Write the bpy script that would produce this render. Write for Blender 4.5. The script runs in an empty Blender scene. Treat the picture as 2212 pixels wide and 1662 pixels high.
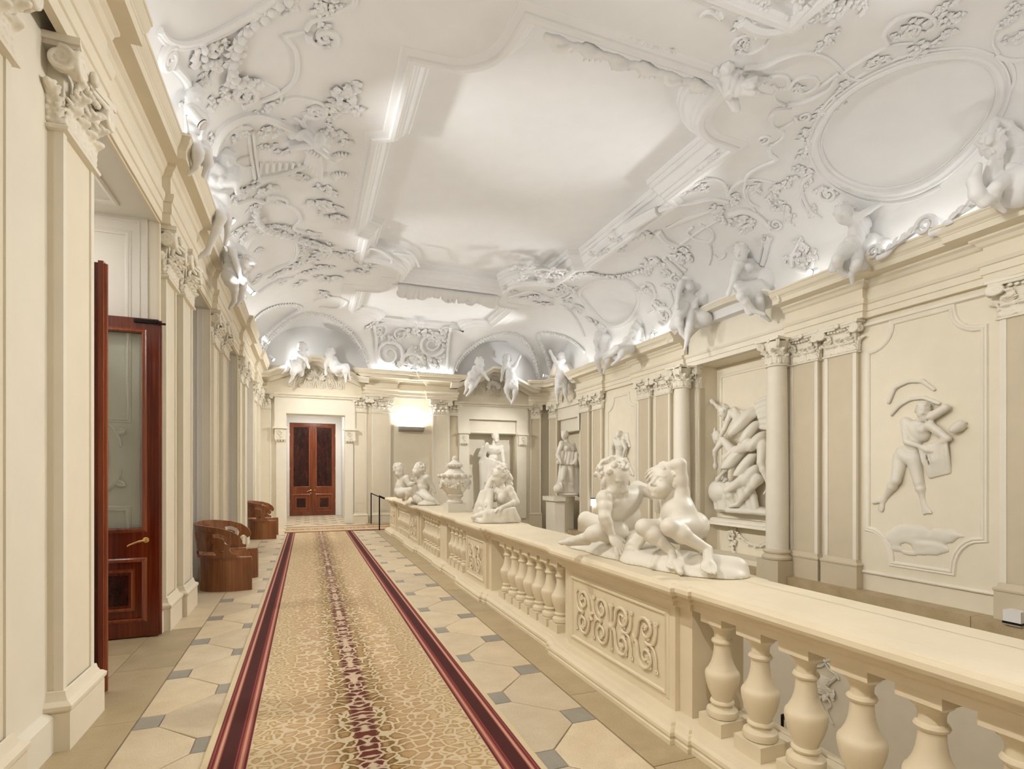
# Baroque staircase gallery, built from plain mesh code (Blender 4.5)
import bpy, bmesh, math, random
import numpy as np
from math import sin, cos, pi, sqrt, atan2, radians
from mathutils import Vector, Matrix
random.seed(7); RNG = np.random.RandomState(7)
S = bpy.context.scene
C = S.collection
V = Vector

# ------------------------------------------------------------------ camera
F, HX, HY, EYE = 1160.0, 664.5, 1024.0, 1.75        # pixels in the 2212x1662 frame
TH = math.atan((1106 - HX) / F)
CAMPOS = V((0, 0, EYE))
FWD = V((sin(TH), cos(TH), 0)); RGT = V((cos(TH), -sin(TH), 0))
cam = bpy.data.cameras.new('camera'); co = bpy.data.objects.new('camera', cam)
C.objects.link(co); S.camera = co
co.location = CAMPOS; co.rotation_euler = (pi / 2, 0, -TH)
cam.sensor_width = 36; cam.lens = 36 * F / 2212; cam.shift_y = (HY - 831) / 2212
cam.clip_start = .05; cam.clip_end = 200

def ray(px, py): return FWD + RGT * ((px - 1106) / F) + V((0, 0, (HY - py) / F))
def at(px, py, t): return CAMPOS + ray(px, py) * t
def onX(px, py, X): r = ray(px, py); return CAMPOS + r * (X / r.x)
def onY(px, py, Y): r = ray(px, py); return CAMPOS + r * (Y / r.y)

# ------------------------------------------------------------------ world and light
w = bpy.data.worlds.new('world'); S.world = w; w.use_nodes = True
w.node_tree.nodes['Background'].inputs[0].default_value = (1, .93, .82, 1)
w.node_tree.nodes['Background'].inputs[1].default_value = .03
S.view_settings.view_transform = 'Standard'; S.view_settings.look = 'None'
S.view_settings.gamma = 1; S.view_settings.use_curve_mapping = False
S.view_settings.exposure = 0.8
WARM = (1, .975, .935); NEUT = (.95, .965, .985); COOL = (.98, .985, 1)

def area(name, loc, size, rot, power, col, sy=None):
    l = bpy.data.lights.new(name, 'AREA'); l.energy = power; l.color = col
    l.shape = 'RECTANGLE' if sy else 'SQUARE'; l.size = size
    if sy: l.size_y = sy
    o = bpy.data.objects.new(name, l); C.objects.link(o); o.location = loc; o.rotation_euler = rot
    return o
def spot(name, loc, target, power, col, ang=100, blend=.6, r=.05):
    l = bpy.data.lights.new(name, 'SPOT'); l.energy = power; l.color = col
    l.spot_size = radians(ang); l.spot_blend = blend; l.shadow_soft_size = r
    o = bpy.data.objects.new(name, l); C.objects.link(o); o.location = loc
    o.rotation_euler = (V(target) - V(loc)).to_track_quat('-Z', 'Y').to_euler()
    return o
# unseen strips and spots added along both long cornices to light the ceiling
LSTRIP, UPL = 12, 260
for yy in (-2.6, 2.0, 6.6, 11.2, 15.6):
    area('added_strip_light', (-1.40, yy, 5.46), .14, (0, pi + radians(52), 0), LSTRIP * .6, NEUT, 4.2)
    spot('added_ceiling_spot', (-1.22, yy + 1, 5.58), (5.6, yy + 1.6, 7.0), UPL * (1.3 if yy > 13 else 1), NEUT, 52, 1.0, .12)
    spot('added_ceiling_spot', (8.75, yy + 1, 5.55), (2.0, yy + 1.6, 7.0), UPL * (1.3 if yy > 13 else 1), NEUT, 52, 1.0, .12)
for yy, ln in ((-2.6, 4.2), (1.8, 4.0), (6.0, 3.8), (13.2, 3.2), (16.8, 3.2)):
    area('added_strip_light', (9.02, yy, 5.47), .18, (0, pi - radians(52), 0), LSTRIP * ln / 4.2 * (1.5 if yy > 13 else 1), NEUT, ln)

# ------------------------------------------------------------------ materials
MATS = {}
def nt(name):
    m = bpy.data.materials.new(name); m.use_nodes = True; MATS[name] = m
    t = m.node_tree; return m, t.nodes, t.links, t.nodes['Principled BSDF']
def texco(N, L, scale=None, kind='Object'):
    tc = N.new('ShaderNodeTexCoord'); mp = N.new('ShaderNodeMapping')
    L.new(tc.outputs[kind], mp.inputs[0])
    if scale: mp.inputs['Scale'].default_value = scale
    return mp.outputs[0]
def ramp(N, stops, interp='LINEAR'):
    r = N.new('ShaderNodeValToRGB'); r.color_ramp.interpolation = interp
    e = r.color_ramp.elements
    while len(e) < len(stops): e.new(.5)
    for i, (p, c) in enumerate(stops): e[i].position = p; e[i].color = (*c, 1)
    return r
def noise(N, L, vec, scale, detail=4, rough=.55):
    n = N.new('ShaderNodeTexNoise'); n.inputs['Scale'].default_value = scale
    n.inputs['Detail'].default_value = detail; n.inputs['Roughness'].default_value = rough
    if vec is not None: L.new(vec, n.inputs['Vector'])
    return n
def mix(N, L, fac, a, b, mode='MIX'):
    m = N.new('ShaderNodeMix'); m.data_type = 'RGBA'; m.blend_type = mode
    for sock, v in ((m.inputs[0], fac), (m.inputs[6], a), (m.inputs[7], b)):
        if hasattr(v, 'is_linked') or hasattr(v, 'links'): L.new(v, sock)
        elif isinstance(v, (int, float)): sock.default_value = v
        else: sock.default_value = (*v, 1)
    return m.outputs[2]
def math_(N, L, op, a, b=0.0, c=None):
    m = N.new('ShaderNodeMath'); m.operation = op
    for i, v in enumerate((a, b, c)):
        if v is None: continue
        if hasattr(v, 'links'): L.new(v, m.inputs[i])
        else: m.inputs[i].default_value = v
    return m.outputs[0]
def bump(N, L, b, h, strength, dist=.01):
    n = N.new('ShaderNodeBump'); n.inputs['Strength'].default_value = strength
    n.inputs['Distance'].default_value = dist
    L.new(h, n.inputs['Height']); L.new(n.outputs[0], b.inputs['Normal'])
def plaster(name, col, rough=.65, var=.05, bmp=.06, sc=3.0):
    m, N, L, b = nt(name)
    v = texco(N, L)
    n1 = noise(N, L, v, sc, 5)
    dark = tuple(c * (1 - var) for c in col); lite = tuple(min(.95, c * (1 + var * .6)) for c in col)
    r = ramp(N, [(.3, dark), (.7, lite)]); L.new(n1.outputs[0], r.inputs[0])
    L.new(r.outputs[0], b.inputs['Base Color']); b.inputs['Roughness'].default_value = rough
    n2 = noise(N, L, v, 60, 3); bump(N, L, b, n2.outputs[0], bmp, .004)
    return m
plaster('white_stucco', (.83, .825, .82), .7, .02)
plaster('panel_white', (.80, .775, .72), .55, .02)
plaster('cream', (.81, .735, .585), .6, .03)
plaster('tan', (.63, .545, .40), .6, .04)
plaster('ivory', (.83, .775, .655), .6, .03)
plaster('stone', (.76, .66, .48), .5, .05, .05)
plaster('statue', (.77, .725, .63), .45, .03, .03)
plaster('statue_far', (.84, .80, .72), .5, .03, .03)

def flat(name, col, rough=.5, metal=0.0, emit=None, es=0):
    m, N, L, b = nt(name)
    b.inputs['Base Color'].default_value = (*col, 1); b.inputs['Roughness'].default_value = rough
    b.inputs['Metallic'].default_value = metal
    if emit: b.inputs['Emission Color'].default_value = (*emit, 1); b.inputs['Emission Strength'].default_value = es
    return m
flat('black_metal', (.012, .011, .012), .4, .6)
flat('brass', (.80, .55, .24), .25, 1)
flat('white_metal', (.8, .79, .77), .4)
flat('grey_metal', (.42, .40, .36), .45, .3)
flat('dark_hole', (.03, .02, .015), .8)
flat('lamp_lens', (.9, .9, .9), .3, 0, (1, .95, .88), 14)
flat('exit_sign', (.9, .9, .9), .3, 0, (1, .98, .95), 4)
flat('mortar', (.45, .38, .28), .9)
flat('red_carpet', (.22, .03, .03), .9)

def stonemat(name, a, bcol, rough=.45):
    m, N, L, b = nt(name)
    oi = N.new('ShaderNodeObjectInfo'); v = texco(N, L, None, 'Object')
    add = N.new('ShaderNodeVectorMath'); add.operation = 'ADD'
    sc = N.new('ShaderNodeVectorMath'); sc.operation = 'SCALE'; sc.inputs[3].default_value = 37
    cx = N.new('ShaderNodeCombineXYZ'); L.new(oi.outputs['Random'], cx.inputs[0]); L.new(oi.outputs['Random'], cx.inputs[1])
    L.new(cx.outputs[0], sc.inputs[0]); L.new(v, add.inputs[0]); L.new(sc.outputs[0], add.inputs[1])
    n1 = noise(N, L, add.outputs[0], 3.5, 6, .6); n2 = noise(N, L, add.outputs[0], 90, 3, .7)
    r = ramp(N, [(.3, a), (.72, bcol)]); L.new(n1.outputs[0], r.inputs[0])
    r2 = ramp(N, [(.33, (.80, .77, .72)), (.5, (1, 1, 1))]); L.new(n2.outputs[0], r2.inputs[0])
    c1 = mix(N, L, .8, r.outputs[0], r2.outputs[0], 'MULTIPLY')
    r3 = ramp(N, [(0, (.88, .87, .86)), (1, (1.06, 1.04, 1.0))]); L.new(oi.outputs['Random'], r3.inputs[0])
    c2 = mix(N, L, 1, c1, r3.outputs[0], 'MULTIPLY')
    L.new(c2, b.inputs['Base Color']); b.inputs['Roughness'].default_value = rough
    bump(N, L, b, n2.outputs[0], .06, .003)
    return m
stonemat('floor_stone', (.645, .53, .365), (.765, .66, .485), .42)
stonemat('border_stone', (.42, .335, .20), (.53, .435, .285), .5)
stonemat('slate', (.30, .285, .24), (.38, .36, .305), .45)

def wood(name, dark, mid, lite, rough=.22, sc=(16, 16, .55)):
    m, N, L, b = nt(name)
    v = texco(N, L, sc); v2 = texco(N, L, (2.2, 2.2, .5))
    n1 = noise(N, L, v, 2.4, 5, .6); n2 = noise(N, L, v2, 1.6, 3, .5)
    f = mix(N, L, .45, n1.outputs[0], n2.outputs[0])
    r = ramp(N, [(.32, dark), (.5, mid), (.68, lite)]); L.new(f, r.inputs[0])
    L.new(r.outputs[0], b.inputs['Base Color']); b.inputs['Roughness'].default_value = rough
    b.inputs['Coat Weight'].default_value = .35; b.inputs['Coat Roughness'].default_value = .12
    return m
wood('mahogany', (.055, .007, .003), (.155, .022, .007), (.26, .048, .014))
wood('mahogany_light', (.14, .025, .008), (.25, .055, .016), (.34, .085, .026))
wood('door_end_wood', (.095, .018, .005), (.18, .040, .010), (.26, .072, .020))
wood('walnut', (.13, .040, .012), (.26, .090, .030), (.38, .155, .06), .25)
m, N, L, b = nt('dark_panel')
v = texco(N, L, (1, 1, .35)); n1 = noise(N, L, v, 9, 6, .7)
r = ramp(N, [(.35, (.008, .004, .004)), (.6, (.05, .010, .008)), (.8, (.10, .04, .03))]); L.new(n1.outputs[0], r.inputs[0])
L.new(r.outputs[0], b.inputs['Base Color']); b.inputs['Roughness'].default_value = .18
m, N, L, b = nt('door_glass')
b.inputs['Base Color'].default_value = (.93, .96, .92, 1); b.inputs['Roughness'].default_value = .02
b.inputs['Transmission Weight'].default_value = 1; b.inputs['IOR'].default_value = 1.08

# leopard runner, pattern laid out across the object's own x (0 at the centre line) and along y
m, N, L, b = nt('runner_carpet')
tc = N.new('ShaderNodeTexCoord'); sp = N.new('ShaderNodeSeparateXYZ'); L.new(tc.outputs['Object'], sp.inputs[0])
ax = math_(N, L, 'ABSOLUTE', sp.outputs[0])
cb = N.new('ShaderNodeCombineXYZ'); L.new(math_(N, L, 'MULTIPLY', ax, 13.0), cb.inputs[0]); L.new(math_(N, L, 'MULTIPLY', sp.outputs[1], 17.5), cb.inputs[1])
wn = noise(N, L, cb.outputs[0], .9, 2); wv = N.new('ShaderNodeVectorMath'); wv.operation = 'SCALE'; wv.inputs[3].default_value = .65
L.new(wn.outputs['Color'], wv.inputs[0]); wa = N.new('ShaderNodeVectorMath'); wa.operation = 'ADD'
L.new(cb.outputs[0], wa.inputs[0]); L.new(wv.outputs[0], wa.inputs[1])
ve = N.new('ShaderNodeTexVoronoi'); ve.feature = 'DISTANCE_TO_EDGE'; ve.inputs['Scale'].default_value = .8; L.new(wa.outputs[0], ve.inputs['Vector'])
vc = N.new('ShaderNodeTexVoronoi'); vc.inputs['Scale'].default_value = .8; L.new(wa.outputs[0], vc.inputs['Vector'])
blob = ramp(N, [(.06, (.68, .55, .365)), (.10, (.46, .295, .14)), (.30, (.53, .35, .19))]); L.new(ve.outputs[0], blob.inputs[0])
blobc = ramp(N, [(.06, (.64, .515, .33)), (.10, (.19, .105, .028)), (.17, (.22, .125, .035)), (.30, (.42, .26, .10))]); L.new(ve.outputs[0], blobc.inputs[0])
blobr = ramp(N, [(.05, (.60, .45, .30)), (.10, (.115, .024, .012)), (.3, (.13, .027, .014))]); L.new(ve.outputs[0], blobr.inputs[0])
blobe = ramp(N, [(.07, (.68, .54, .35)), (.11, (.45, .31, .14)), (.20, (.49, .335, .155)), (.27, (.64, .495, .30))]); L.new(ve.outputs[0], blobe.inputs[0])
def band(a0, a1):                                   # soft step from 0 to 1 between |x| = a0 and a1
    mr = N.new('ShaderNodeMapRange'); mr.inputs[1].default_value = a0; mr.inputs[2].default_value = a1; L.new(ax, mr.inputs[0]); return mr.outputs[0]
blobm = ramp(N, [(.14, (.60, .46, .31)), (.19, (.14, .03, .015))]); L.new(ve.outputs[0], blobm.inputs[0])
cred = mix(N, L, band(.012, .035), blobm.outputs[0], blobr.outputs[0])
c = mix(N, L, band(.06, .10), cred, blobc.outputs[0])
c = mix(N, L, band(.14, .27), c, blob.outputs[0])
c = mix(N, L, band(.40, .58), c, blobe.outputs[0])
tooth = math_(N, L, 'MULTIPLY', math_(N, L, 'PINGPONG', math_(N, L, 'MULTIPLY', sp.outputs[1], 60.0), .5), .012)
axt = math_(N, L, 'ADD', ax, tooth)
stripes = [(.695, (.68, .545, .35)), (.705, (.11, .012, .016)), (.722, (.36, .08, .06)), (.735, (.55, .30, .19)), (.748, (.34, .07, .055)), (.762, (.10, .012, .014)),
           (.768, (.30, .05, .045)), (.776, (.068, .011, .009)), (.862, (.36, .08, .06)), (.872, (.58, .34, .22)), (.884, (.33, .06, .05)), (.893, (.09, .012, .014)),
           (.902, (.31, .055, .05)), (.912, (.09, .012, .012)), (.922, (.70, .57, .36))]
st = ramp(N, [(p - 1e-3, col) for p, col in stripes], 'CONSTANT')
st.color_ramp.elements[0].position = 0; L.new(axt, st.inputs[0])
c = mix(N, L, math_(N, L, 'GREATER_THAN', ax, .70), c, st.outputs[0])
fz = noise(N, L, tc.outputs['Object'], 260, 2)
fr = ramp(N, [(.3, (.86, .86, .86)), (.7, (1.08, 1.08, 1.08))]); L.new(fz.outputs[0], fr.inputs[0])
c = mix(N, L, 1, c, fr.outputs[0], 'MULTIPLY')
L.new(c, b.inputs['Base Color']); b.inputs['Roughness'].default_value = .95
bump(N, L, b, fz.outputs[0], .25, .006)
M = MATS

# ------------------------------------------------------------------ mesh helpers
class MB:
    """collects shapes, then links them as ONE mesh object"""
    def __init__(s): s.v = []; s.f = []
    def add(s, vs, fs):
        n = len(s.v); s.v += [tuple(p) for p in vs]; s.f += [tuple(i + n for i in f) for f in fs]; return s
    def box(s, a, b):
        (x0, y0, z0), (x1, y1, z1) = a, b
        return s.add([(x0, y0, z0), (x1, y0, z0), (x1, y1, z0), (x0, y1, z0), (x0, y0, z1), (x1, y0, z1), (x1, y1, z1), (x0, y1, z1)],
                     [(0, 3, 2, 1), (4, 5, 6, 7), (0, 1, 5, 4), (1, 2, 6, 5), (2, 3, 7, 6), (3, 0, 4, 7)])
    def obox(s, c, ex, ey, ez):                      # oriented box: centre and half-axis vectors
        c, ex, ey, ez = V(c), V(ex), V(ey), V(ez)
        vs = [c + ex * i + ey * j + ez * k for k in (-1, 1) for j in (-1, 1) for i in (-1, 1)]
        return s.add(vs, [(0, 2, 3, 1), (4, 5, 7, 6), (0, 1, 5, 4), (1, 3, 7, 5), (3, 2, 6, 7), (2, 0, 4, 6)])
    def prism(s, poly, fn, d0, d1):                  # polygon in 2D, fn(u, v, d) -> 3D
        n = len(poly)
        vs = [fn(u, v, d0) for u, v in poly] + [fn(u, v, d1) for u, v in poly]
        fs = [(i, (i + 1) % n, (i + 1) % n + n, i + n) for i in range(n)] + [tuple(range(n - 1, -1, -1)), tuple(range(n, 2 * n))]
        return s.add(vs, fs)
    def lathe(s, prof, c=(0, 0, 0), n=20, ax=None):
        c = V(c); vs = []; fs = []
        if ax is None: ex, ey, ez = V((1, 0, 0)), V((0, 1, 0)), V((0, 0, 1))
        else:
            ez = V(ax).normalized(); ex = ez.orthogonal().normalized(); ey = ez.cross(ex)
        for r, z in prof:
            for i in range(n):
                a = 2 * pi * i / n; vs.append(c + ex * (r * cos(a)) + ey * (r * sin(a)) + ez * z)
        for j in range(len(prof) - 1):
            for i in range(n):
                k = (i + 1) % n; fs.append((j * n + i, j * n + k, (j + 1) * n + k, (j + 1) * n + i))
        fs.append(tuple(range(n - 1, -1, -1))); fs.append(tuple((len(prof) - 1) * n + i for i in range(n)))
        return s.add(vs, fs)
    def tube(s, pts, rad, n=6, flat=1.0, up=None, caps=True):
        pts = [V(p) for p in pts]; m = len(pts)
        if not hasattr(rad, '__len__'): rad = [rad] * m
        vs = []; fs = []; prev = None
        for i, p in enumerate(pts):
            t = (pts[min(i + 1, m - 1)] - pts[max(i - 1, 0)])
            t = t.normalized() if t.length > 1e-9 else V((0, 0, 1))
            if up is not None:
                u = V(up[i]) if hasattr(up[0], '__len__') else V(up)
                nx = t.cross(u)
                if nx.length < 1e-6: nx = t.orthogonal()
                nx.normalize(); ny = nx.cross(t).normalized()
            else:
                if prev is None: nx = t.orthogonal().normalized()
                else:
                    nx = prev - t * prev.dot(t)
                    nx = nx.normalized() if nx.length > 1e-6 else t.orthogonal().normalized()
                ny = t.cross(nx)
            prev = nx
            for k in range(n):
                a = 2 * pi * k / n; vs.append(p + nx * (rad[i] * cos(a)) + ny * (rad[i] * flat * sin(a)))
        for i in range(m - 1):
            for k in range(n):
                q = (k + 1) % n; fs.append((i * n + k, i * n + q, (i + 1) * n + q, (i + 1) * n + k))
        if caps: fs.append(tuple(range(n - 1, -1, -1))); fs.append(tuple((m - 1) * n + k for k in range(n)))
        return s.add(vs, fs)
    def ball(s, c, r, n=8, m=5, sq=(1, 1, 1)):
        c = V(c); vs = [c + V((0, 0, -r * sq[2]))]; fs = []
        for j in range(1, m):
            ph = -pi / 2 + pi * j / m
            for i in range(n):
                a = 2 * pi * i / n; vs.append(c + V((r * sq[0] * cos(ph) * cos(a), r * sq[1] * cos(ph) * sin(a), r * sq[2] * sin(ph))))
        vs.append(c + V((0, 0, r * sq[2]))); T = len(vs) - 1
        for i in range(n):
            k = (i + 1) % n; fs.append((0, 1 + k, 1 + i)); fs.append((T, T - n + i, T - n + k))
            for j in range(m - 2): fs.append((1 + j * n + i, 1 + j * n + k, 1 + (j + 1) * n + k, 1 + (j + 1) * n + i))
        return s.add(vs, fs)
    def sweep(s, path, prof, fn=None, closed=False, caps=True):
        """mitred sweep of prof [(offset to the right of travel, height)] along a 2D path; fn(u, v, h) -> 3D"""
        fn = fn or (lambda u, v, h: (u, v, h)); n = len(path); P = len(prof); vs = []; fs = []
        def d(i, j):
            a, b = path[i % n], path[j % n]; l = math.hypot(b[0] - a[0], b[1] - a[1]) or 1; return ((b[0] - a[0]) / l, (b[1] - a[1]) / l)
        for i in range(n):
            if closed: d0, d1 = d(i - 1, i), d(i, i + 1)
            else: d1 = d(i, i + 1) if i < n - 1 else d(i - 1, i); d0 = d(i - 1, i) if i > 0 else d1
            n0 = (d0[1], -d0[0]); n1 = (d1[1], -d1[0]); k = 1 + n0[0] * n1[0] + n0[1] * n1[1]; k = max(k, .25)
            mx, my = (n0[0] + n1[0]) / k, (n0[1] + n1[1]) / k
            for o, h in prof: vs.append(fn(path[i][0] + mx * o, path[i][1] + my * o, h))
        for i in range(n if closed else n - 1):
            a, b = i * P, ((i + 1) % n) * P
            for j in range(P - 1): fs.append((a + j, b + j, b + j + 1, a + j + 1))
        if caps and not closed: fs.append(tuple(range(P - 1, -1, -1))); fs.append(tuple((n - 1) * P + j for j in range(P)))
        return s.add(vs, fs)
    def mesh(s, name, mat, ang=.65, smooth=True):
        me = bpy.data.meshes.new(name); me.from_pydata(s.v, [], s.f); me.materials.append(M[mat])
        if smooth: me.shade_smooth(); me.set_sharp_from_angle(angle=ang)
        return me
    def build(s, name, mat, parent=None, ang=.65, smooth=True, loc=None):
        return link(name, s.mesh(name, mat, ang, smooth), parent, loc)
def link(name, me, parent=None, loc=None):
    o = bpy.data.objects.new(name, me); C.objects.link(o)
    if parent is not None: o.parent = parent
    if loc is not None: o.location = loc
    return o
def tag(o, label, cat, group=None):
    o['label'] = label; o['category'] = cat
    if group: o['group'] = group
    return o
def thing(name, label, cat, loc=(0, 0, 0), group=None):
    o = bpy.data.objects.new(name, None); C.objects.link(o); o.location = loc; o.empty_display_size = .2
    return tag(o, label, cat, group)
def struct(o): o['kind'] = 'structure'; return o
def setting(name): return struct(link(name, None))
def rebase(root):
    """move an Empty's children so that the Empty may sit at the thing's base"""
    for ch in root.children: ch.location = V(ch.location) - root.location
    return root
def bez(p0, p1, p2, p3, n=12):
    out = []
    for i in range(n + 1):
        t = i / n; a = (1 - t) ** 3; b_ = 3 * (1 - t) ** 2 * t; c_ = 3 * (1 - t) * t * t; d_ = t ** 3
        out.append(tuple(a * q0 + b_ * q1 + c_ * q2 + d_ * q3 for q0, q1, q2, q3 in zip(p0, p1, p2, p3)))
    return out
def crom(pts, per=6, closed=False):
    """Catmull-Rom through the points"""
    n = len(pts); out = []
    g = (lambda i: pts[i % n]) if closed else (lambda i: pts[max(0, min(n - 1, i))])
    for i in range(n if closed else n - 1):
        p0, p1, p2, p3 = [np.array(g(i + k), float) for k in (-1, 0, 1, 2)]
        for j in range(per):
            t = j / per
            out.append(.5 * ((2 * p1) + (-p0 + p2) * t + (2 * p0 - 5 * p1 + 4 * p2 - p3) * t * t + (-p0 + 3 * p1 - 3 * p2 + p3) * t ** 3))
    if not closed: out.append(np.array(pts[-1], float))
    return [tuple(p) for p in out]
def spiral2(cx, cy, r0, r1, a0, turns, n=28):
    return [(cx + (r0 + (r1 - r0) * i / n) * cos(a0 + turns * 2 * pi * i / n), cy + (r0 + (r1 - r0) * i / n) * sin(a0 + turns * 2 * pi * i / n)) for i in range(n + 1)]
def arc2(cx, cy, r, a0, a1, n=10): return [(cx + r * cos(a0 + (a1 - a0) * i / n), cy + r * sin(a0 + (a1 - a0) * i / n)) for i in range(n + 1)]

def leaf(mb, base, d, nrm, L_, W, curl=.35, lobes=3, lift=.15):
    """one acanthus-like leaf growing from base along d, lying off the surface with normal nrm"""
    base, d, nrm = V(base), V(d).normalized(), V(nrm).normalized()
    sdir = d.cross(nrm).normalized(); n = lobes * 3; vs = []; fs = []
    for i in range(n + 1):
        t = i / n
        wv = W * (.35 + .75 * sin(pi * min(1, .12 + t * .85))) * (1 - t ** 4) * (.80 + .26 * abs(sin(pi * lobes * (t + .08))))
        ang = t * t * 1.5 * curl                      # the tip bends over
        h = lift * L_ * sin(pi * t * .62) * (1 - .25 * t)
        c = base + d * (L_ * (t - .22 * curl * t ** 3)) + nrm * (h - .22 * curl * L_ * t ** 5)
        dn = nrm * (.20 * wv)
        vs += [c + sdir * wv * .5 - dn, c + sdir * wv * .27 + nrm * (.05 * W), c - nrm * (.02 * W), c - sdir * wv * .27 + nrm * (.05 * W), c - sdir * wv * .5 - dn]
    for i in range(n):
        a = i * 5
        for j in range(4): fs.append((a + j, a + 5 + j, a + 6 + j, a + 1 + j))
    mb.add(vs, fs)

# ------------------------------------------------------------------ key dimensions
XL, XR, YE, YN = -1.54, 9.30, 19.80, -5.0            # wall planes
CAPT, NECK = 4.50, 3.93                              # top and foot of the capitals
ZF = 6.95                                            # flat of the ceiling
ENT = [(.0, 4.50), (.10, 4.50), (.10, 4.60), (.125, 4.61), (.125, 4.72), (.15, 4.73), (.175, 4.78), (.175, 4.81), (.10, 4.83), (.10, 5.00),
       (.14, 5.02), (.17, 5.07), (.22, 5.10), (.22, 5.13), (.44, 5.145), (.44, 5.235), (.455, 5.245), (.46, 5.26), (.50, 5.29), (.535, 5.36), (.55, 5.365), (.55, 5.40), (.0, 5.42)]
COVE0 = 5.40
P1 = dict(x0=1.57, x1=5.98, y0=5.95, y1=14.1, z=7.30, r=1.08, bump=.25, b0=8.6, b1=11.9)
P2 = dict(x0=1.60, x1=5.80, y0=15.1, y1=18.45, z=7.10, r=.85, bump=0, b0=16.4, b1=17.2)
P0 = dict(x0=1.57, x1=5.98, y0=-3.6, y1=4.3, z=7.30, r=1.08, bump=.25, b0=-1.6, b1=2.0)

def sstep(a, b_, x): t = max(0., min(1., (x - a) / (b_ - a))); return t * t * (3 - 2 * t)
LUN = [('y', .25, 1.75, 1.45), ('y', 6.85, 1.75, 1.45), ('xl', 17.55, 1.55, 1.42), ('xr', 17.75, 1.55, 1.42)]
def cove(d, w_, h=ZF - COVE0):
    if d <= 0: return COVE0
    if d >= w_: return ZF
    return COVE0 + h * sqrt(max(0, 1 - (1 - d / w_) ** 2))
def ceil_z(x, y):
    we = 1.05 + 1.15 * sstep(1.1, 2.3, abs(x - 3.7))
    z = min(cove(x + 1.52, 2.2), cove(9.02 - x, 2.0), cove(YE - .28 - y, we), cove(y - YN - .3, 2.0))
    for k, c0, a, h in LUN:
        q = (x if k == 'y' else y) - c0
        if abs(q) < a:
            if k == 'y' and y < 15.5: continue
            if k == 'xl' and x > 2: continue
            if k == 'xr' and x < 5.5: continue
            z = max(z, COVE0 - .1 + (h + .1) * sqrt(1 - (q / a) ** 2))
    return z
def ceil_n(x, y):
    e = .02; zx = (ceil_z(x + e, y) - ceil_z(x - e, y)) / (2 * e); zy = (ceil_z(x, y + e) - ceil_z(x, y - e)) / (2 * e)
    return V((zx, zy, -1)).normalized()
def hit(px, py):
    """the point of the ceiling surface seen along a line of sight, with the surface normal"""
    r = ray(px, py); t = 3.0
    while t < 40:
        p = CAMPOS + r * t
        if p.z > 5.2 and (p.x < -1.52 or p.x > 9.02 or p.y > YE - .28 or p.z > ceil_z(p.x, p.y)): break
        t += .05
    a, b_ = t - .05, t
    for _ in range(16):
        m_ = (a + b_) / 2; p = CAMPOS + r * m_
        if p.x < -1.52 or p.x > 9.02 or p.y > YE - .28 or p.z > ceil_z(p.x, p.y): b_ = m_
        else: a = m_
    p = CAMPOS + r * a
    return p, ceil_n(max(-1.50, min(9.0, p.x)), min(YE - .3, p.y))

def panel_outline(p, off=0.0, seg=10):
    """ceiling panel outline, counter-clockwise, with quarter-round notched corners and side bumps"""
    X0, X1, Y0, Y1, r = p['x0'], p['x1'], p['y0'], p['y1'], p['r'] - off
    x0, x1 = X0 - off, X1 + off; e = math.asin(min(.95, off / r)); o = []
    def notch(cx, cy, a0, a1): sg = 1 if a1 > a0 else -1; o.extend(arc2(cx, cy, r, a0 - sg * e, a1 + sg * e, seg))
    notch(X0, Y0, pi / 2, 0); notch(X1, Y0, pi, pi / 2)
    if p['bump']: o.extend([(x1, p['b0'] - off), (x1 + p['bump'], p['b0'] + .12 - off), (x1 + p['bump'], p['b1'] - .12 + off), (x1, p['b1'] + off)])
    notch(X1, Y1, -pi / 2, -pi); notch(X0, Y1, 0, -pi / 2)
    if p['bump']: o.extend([(x0, p['b1'] + off), (x0 - p['bump'], p['b1'] - .12 + off), (x0 - p['bump'], p['b0'] + .12 - off), (x0, p['b0'] - off)])
    return o
def inside(poly, x, y):
    c = False; n = len(poly)
    for i in range(n):
        (xa, ya), (xb, yb) = poly[i], poly[i - 1]
        if (ya > y) != (yb > y) and x < (xb - xa) * (y - ya) / (yb - ya) + xa: c = not c
    return c

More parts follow.
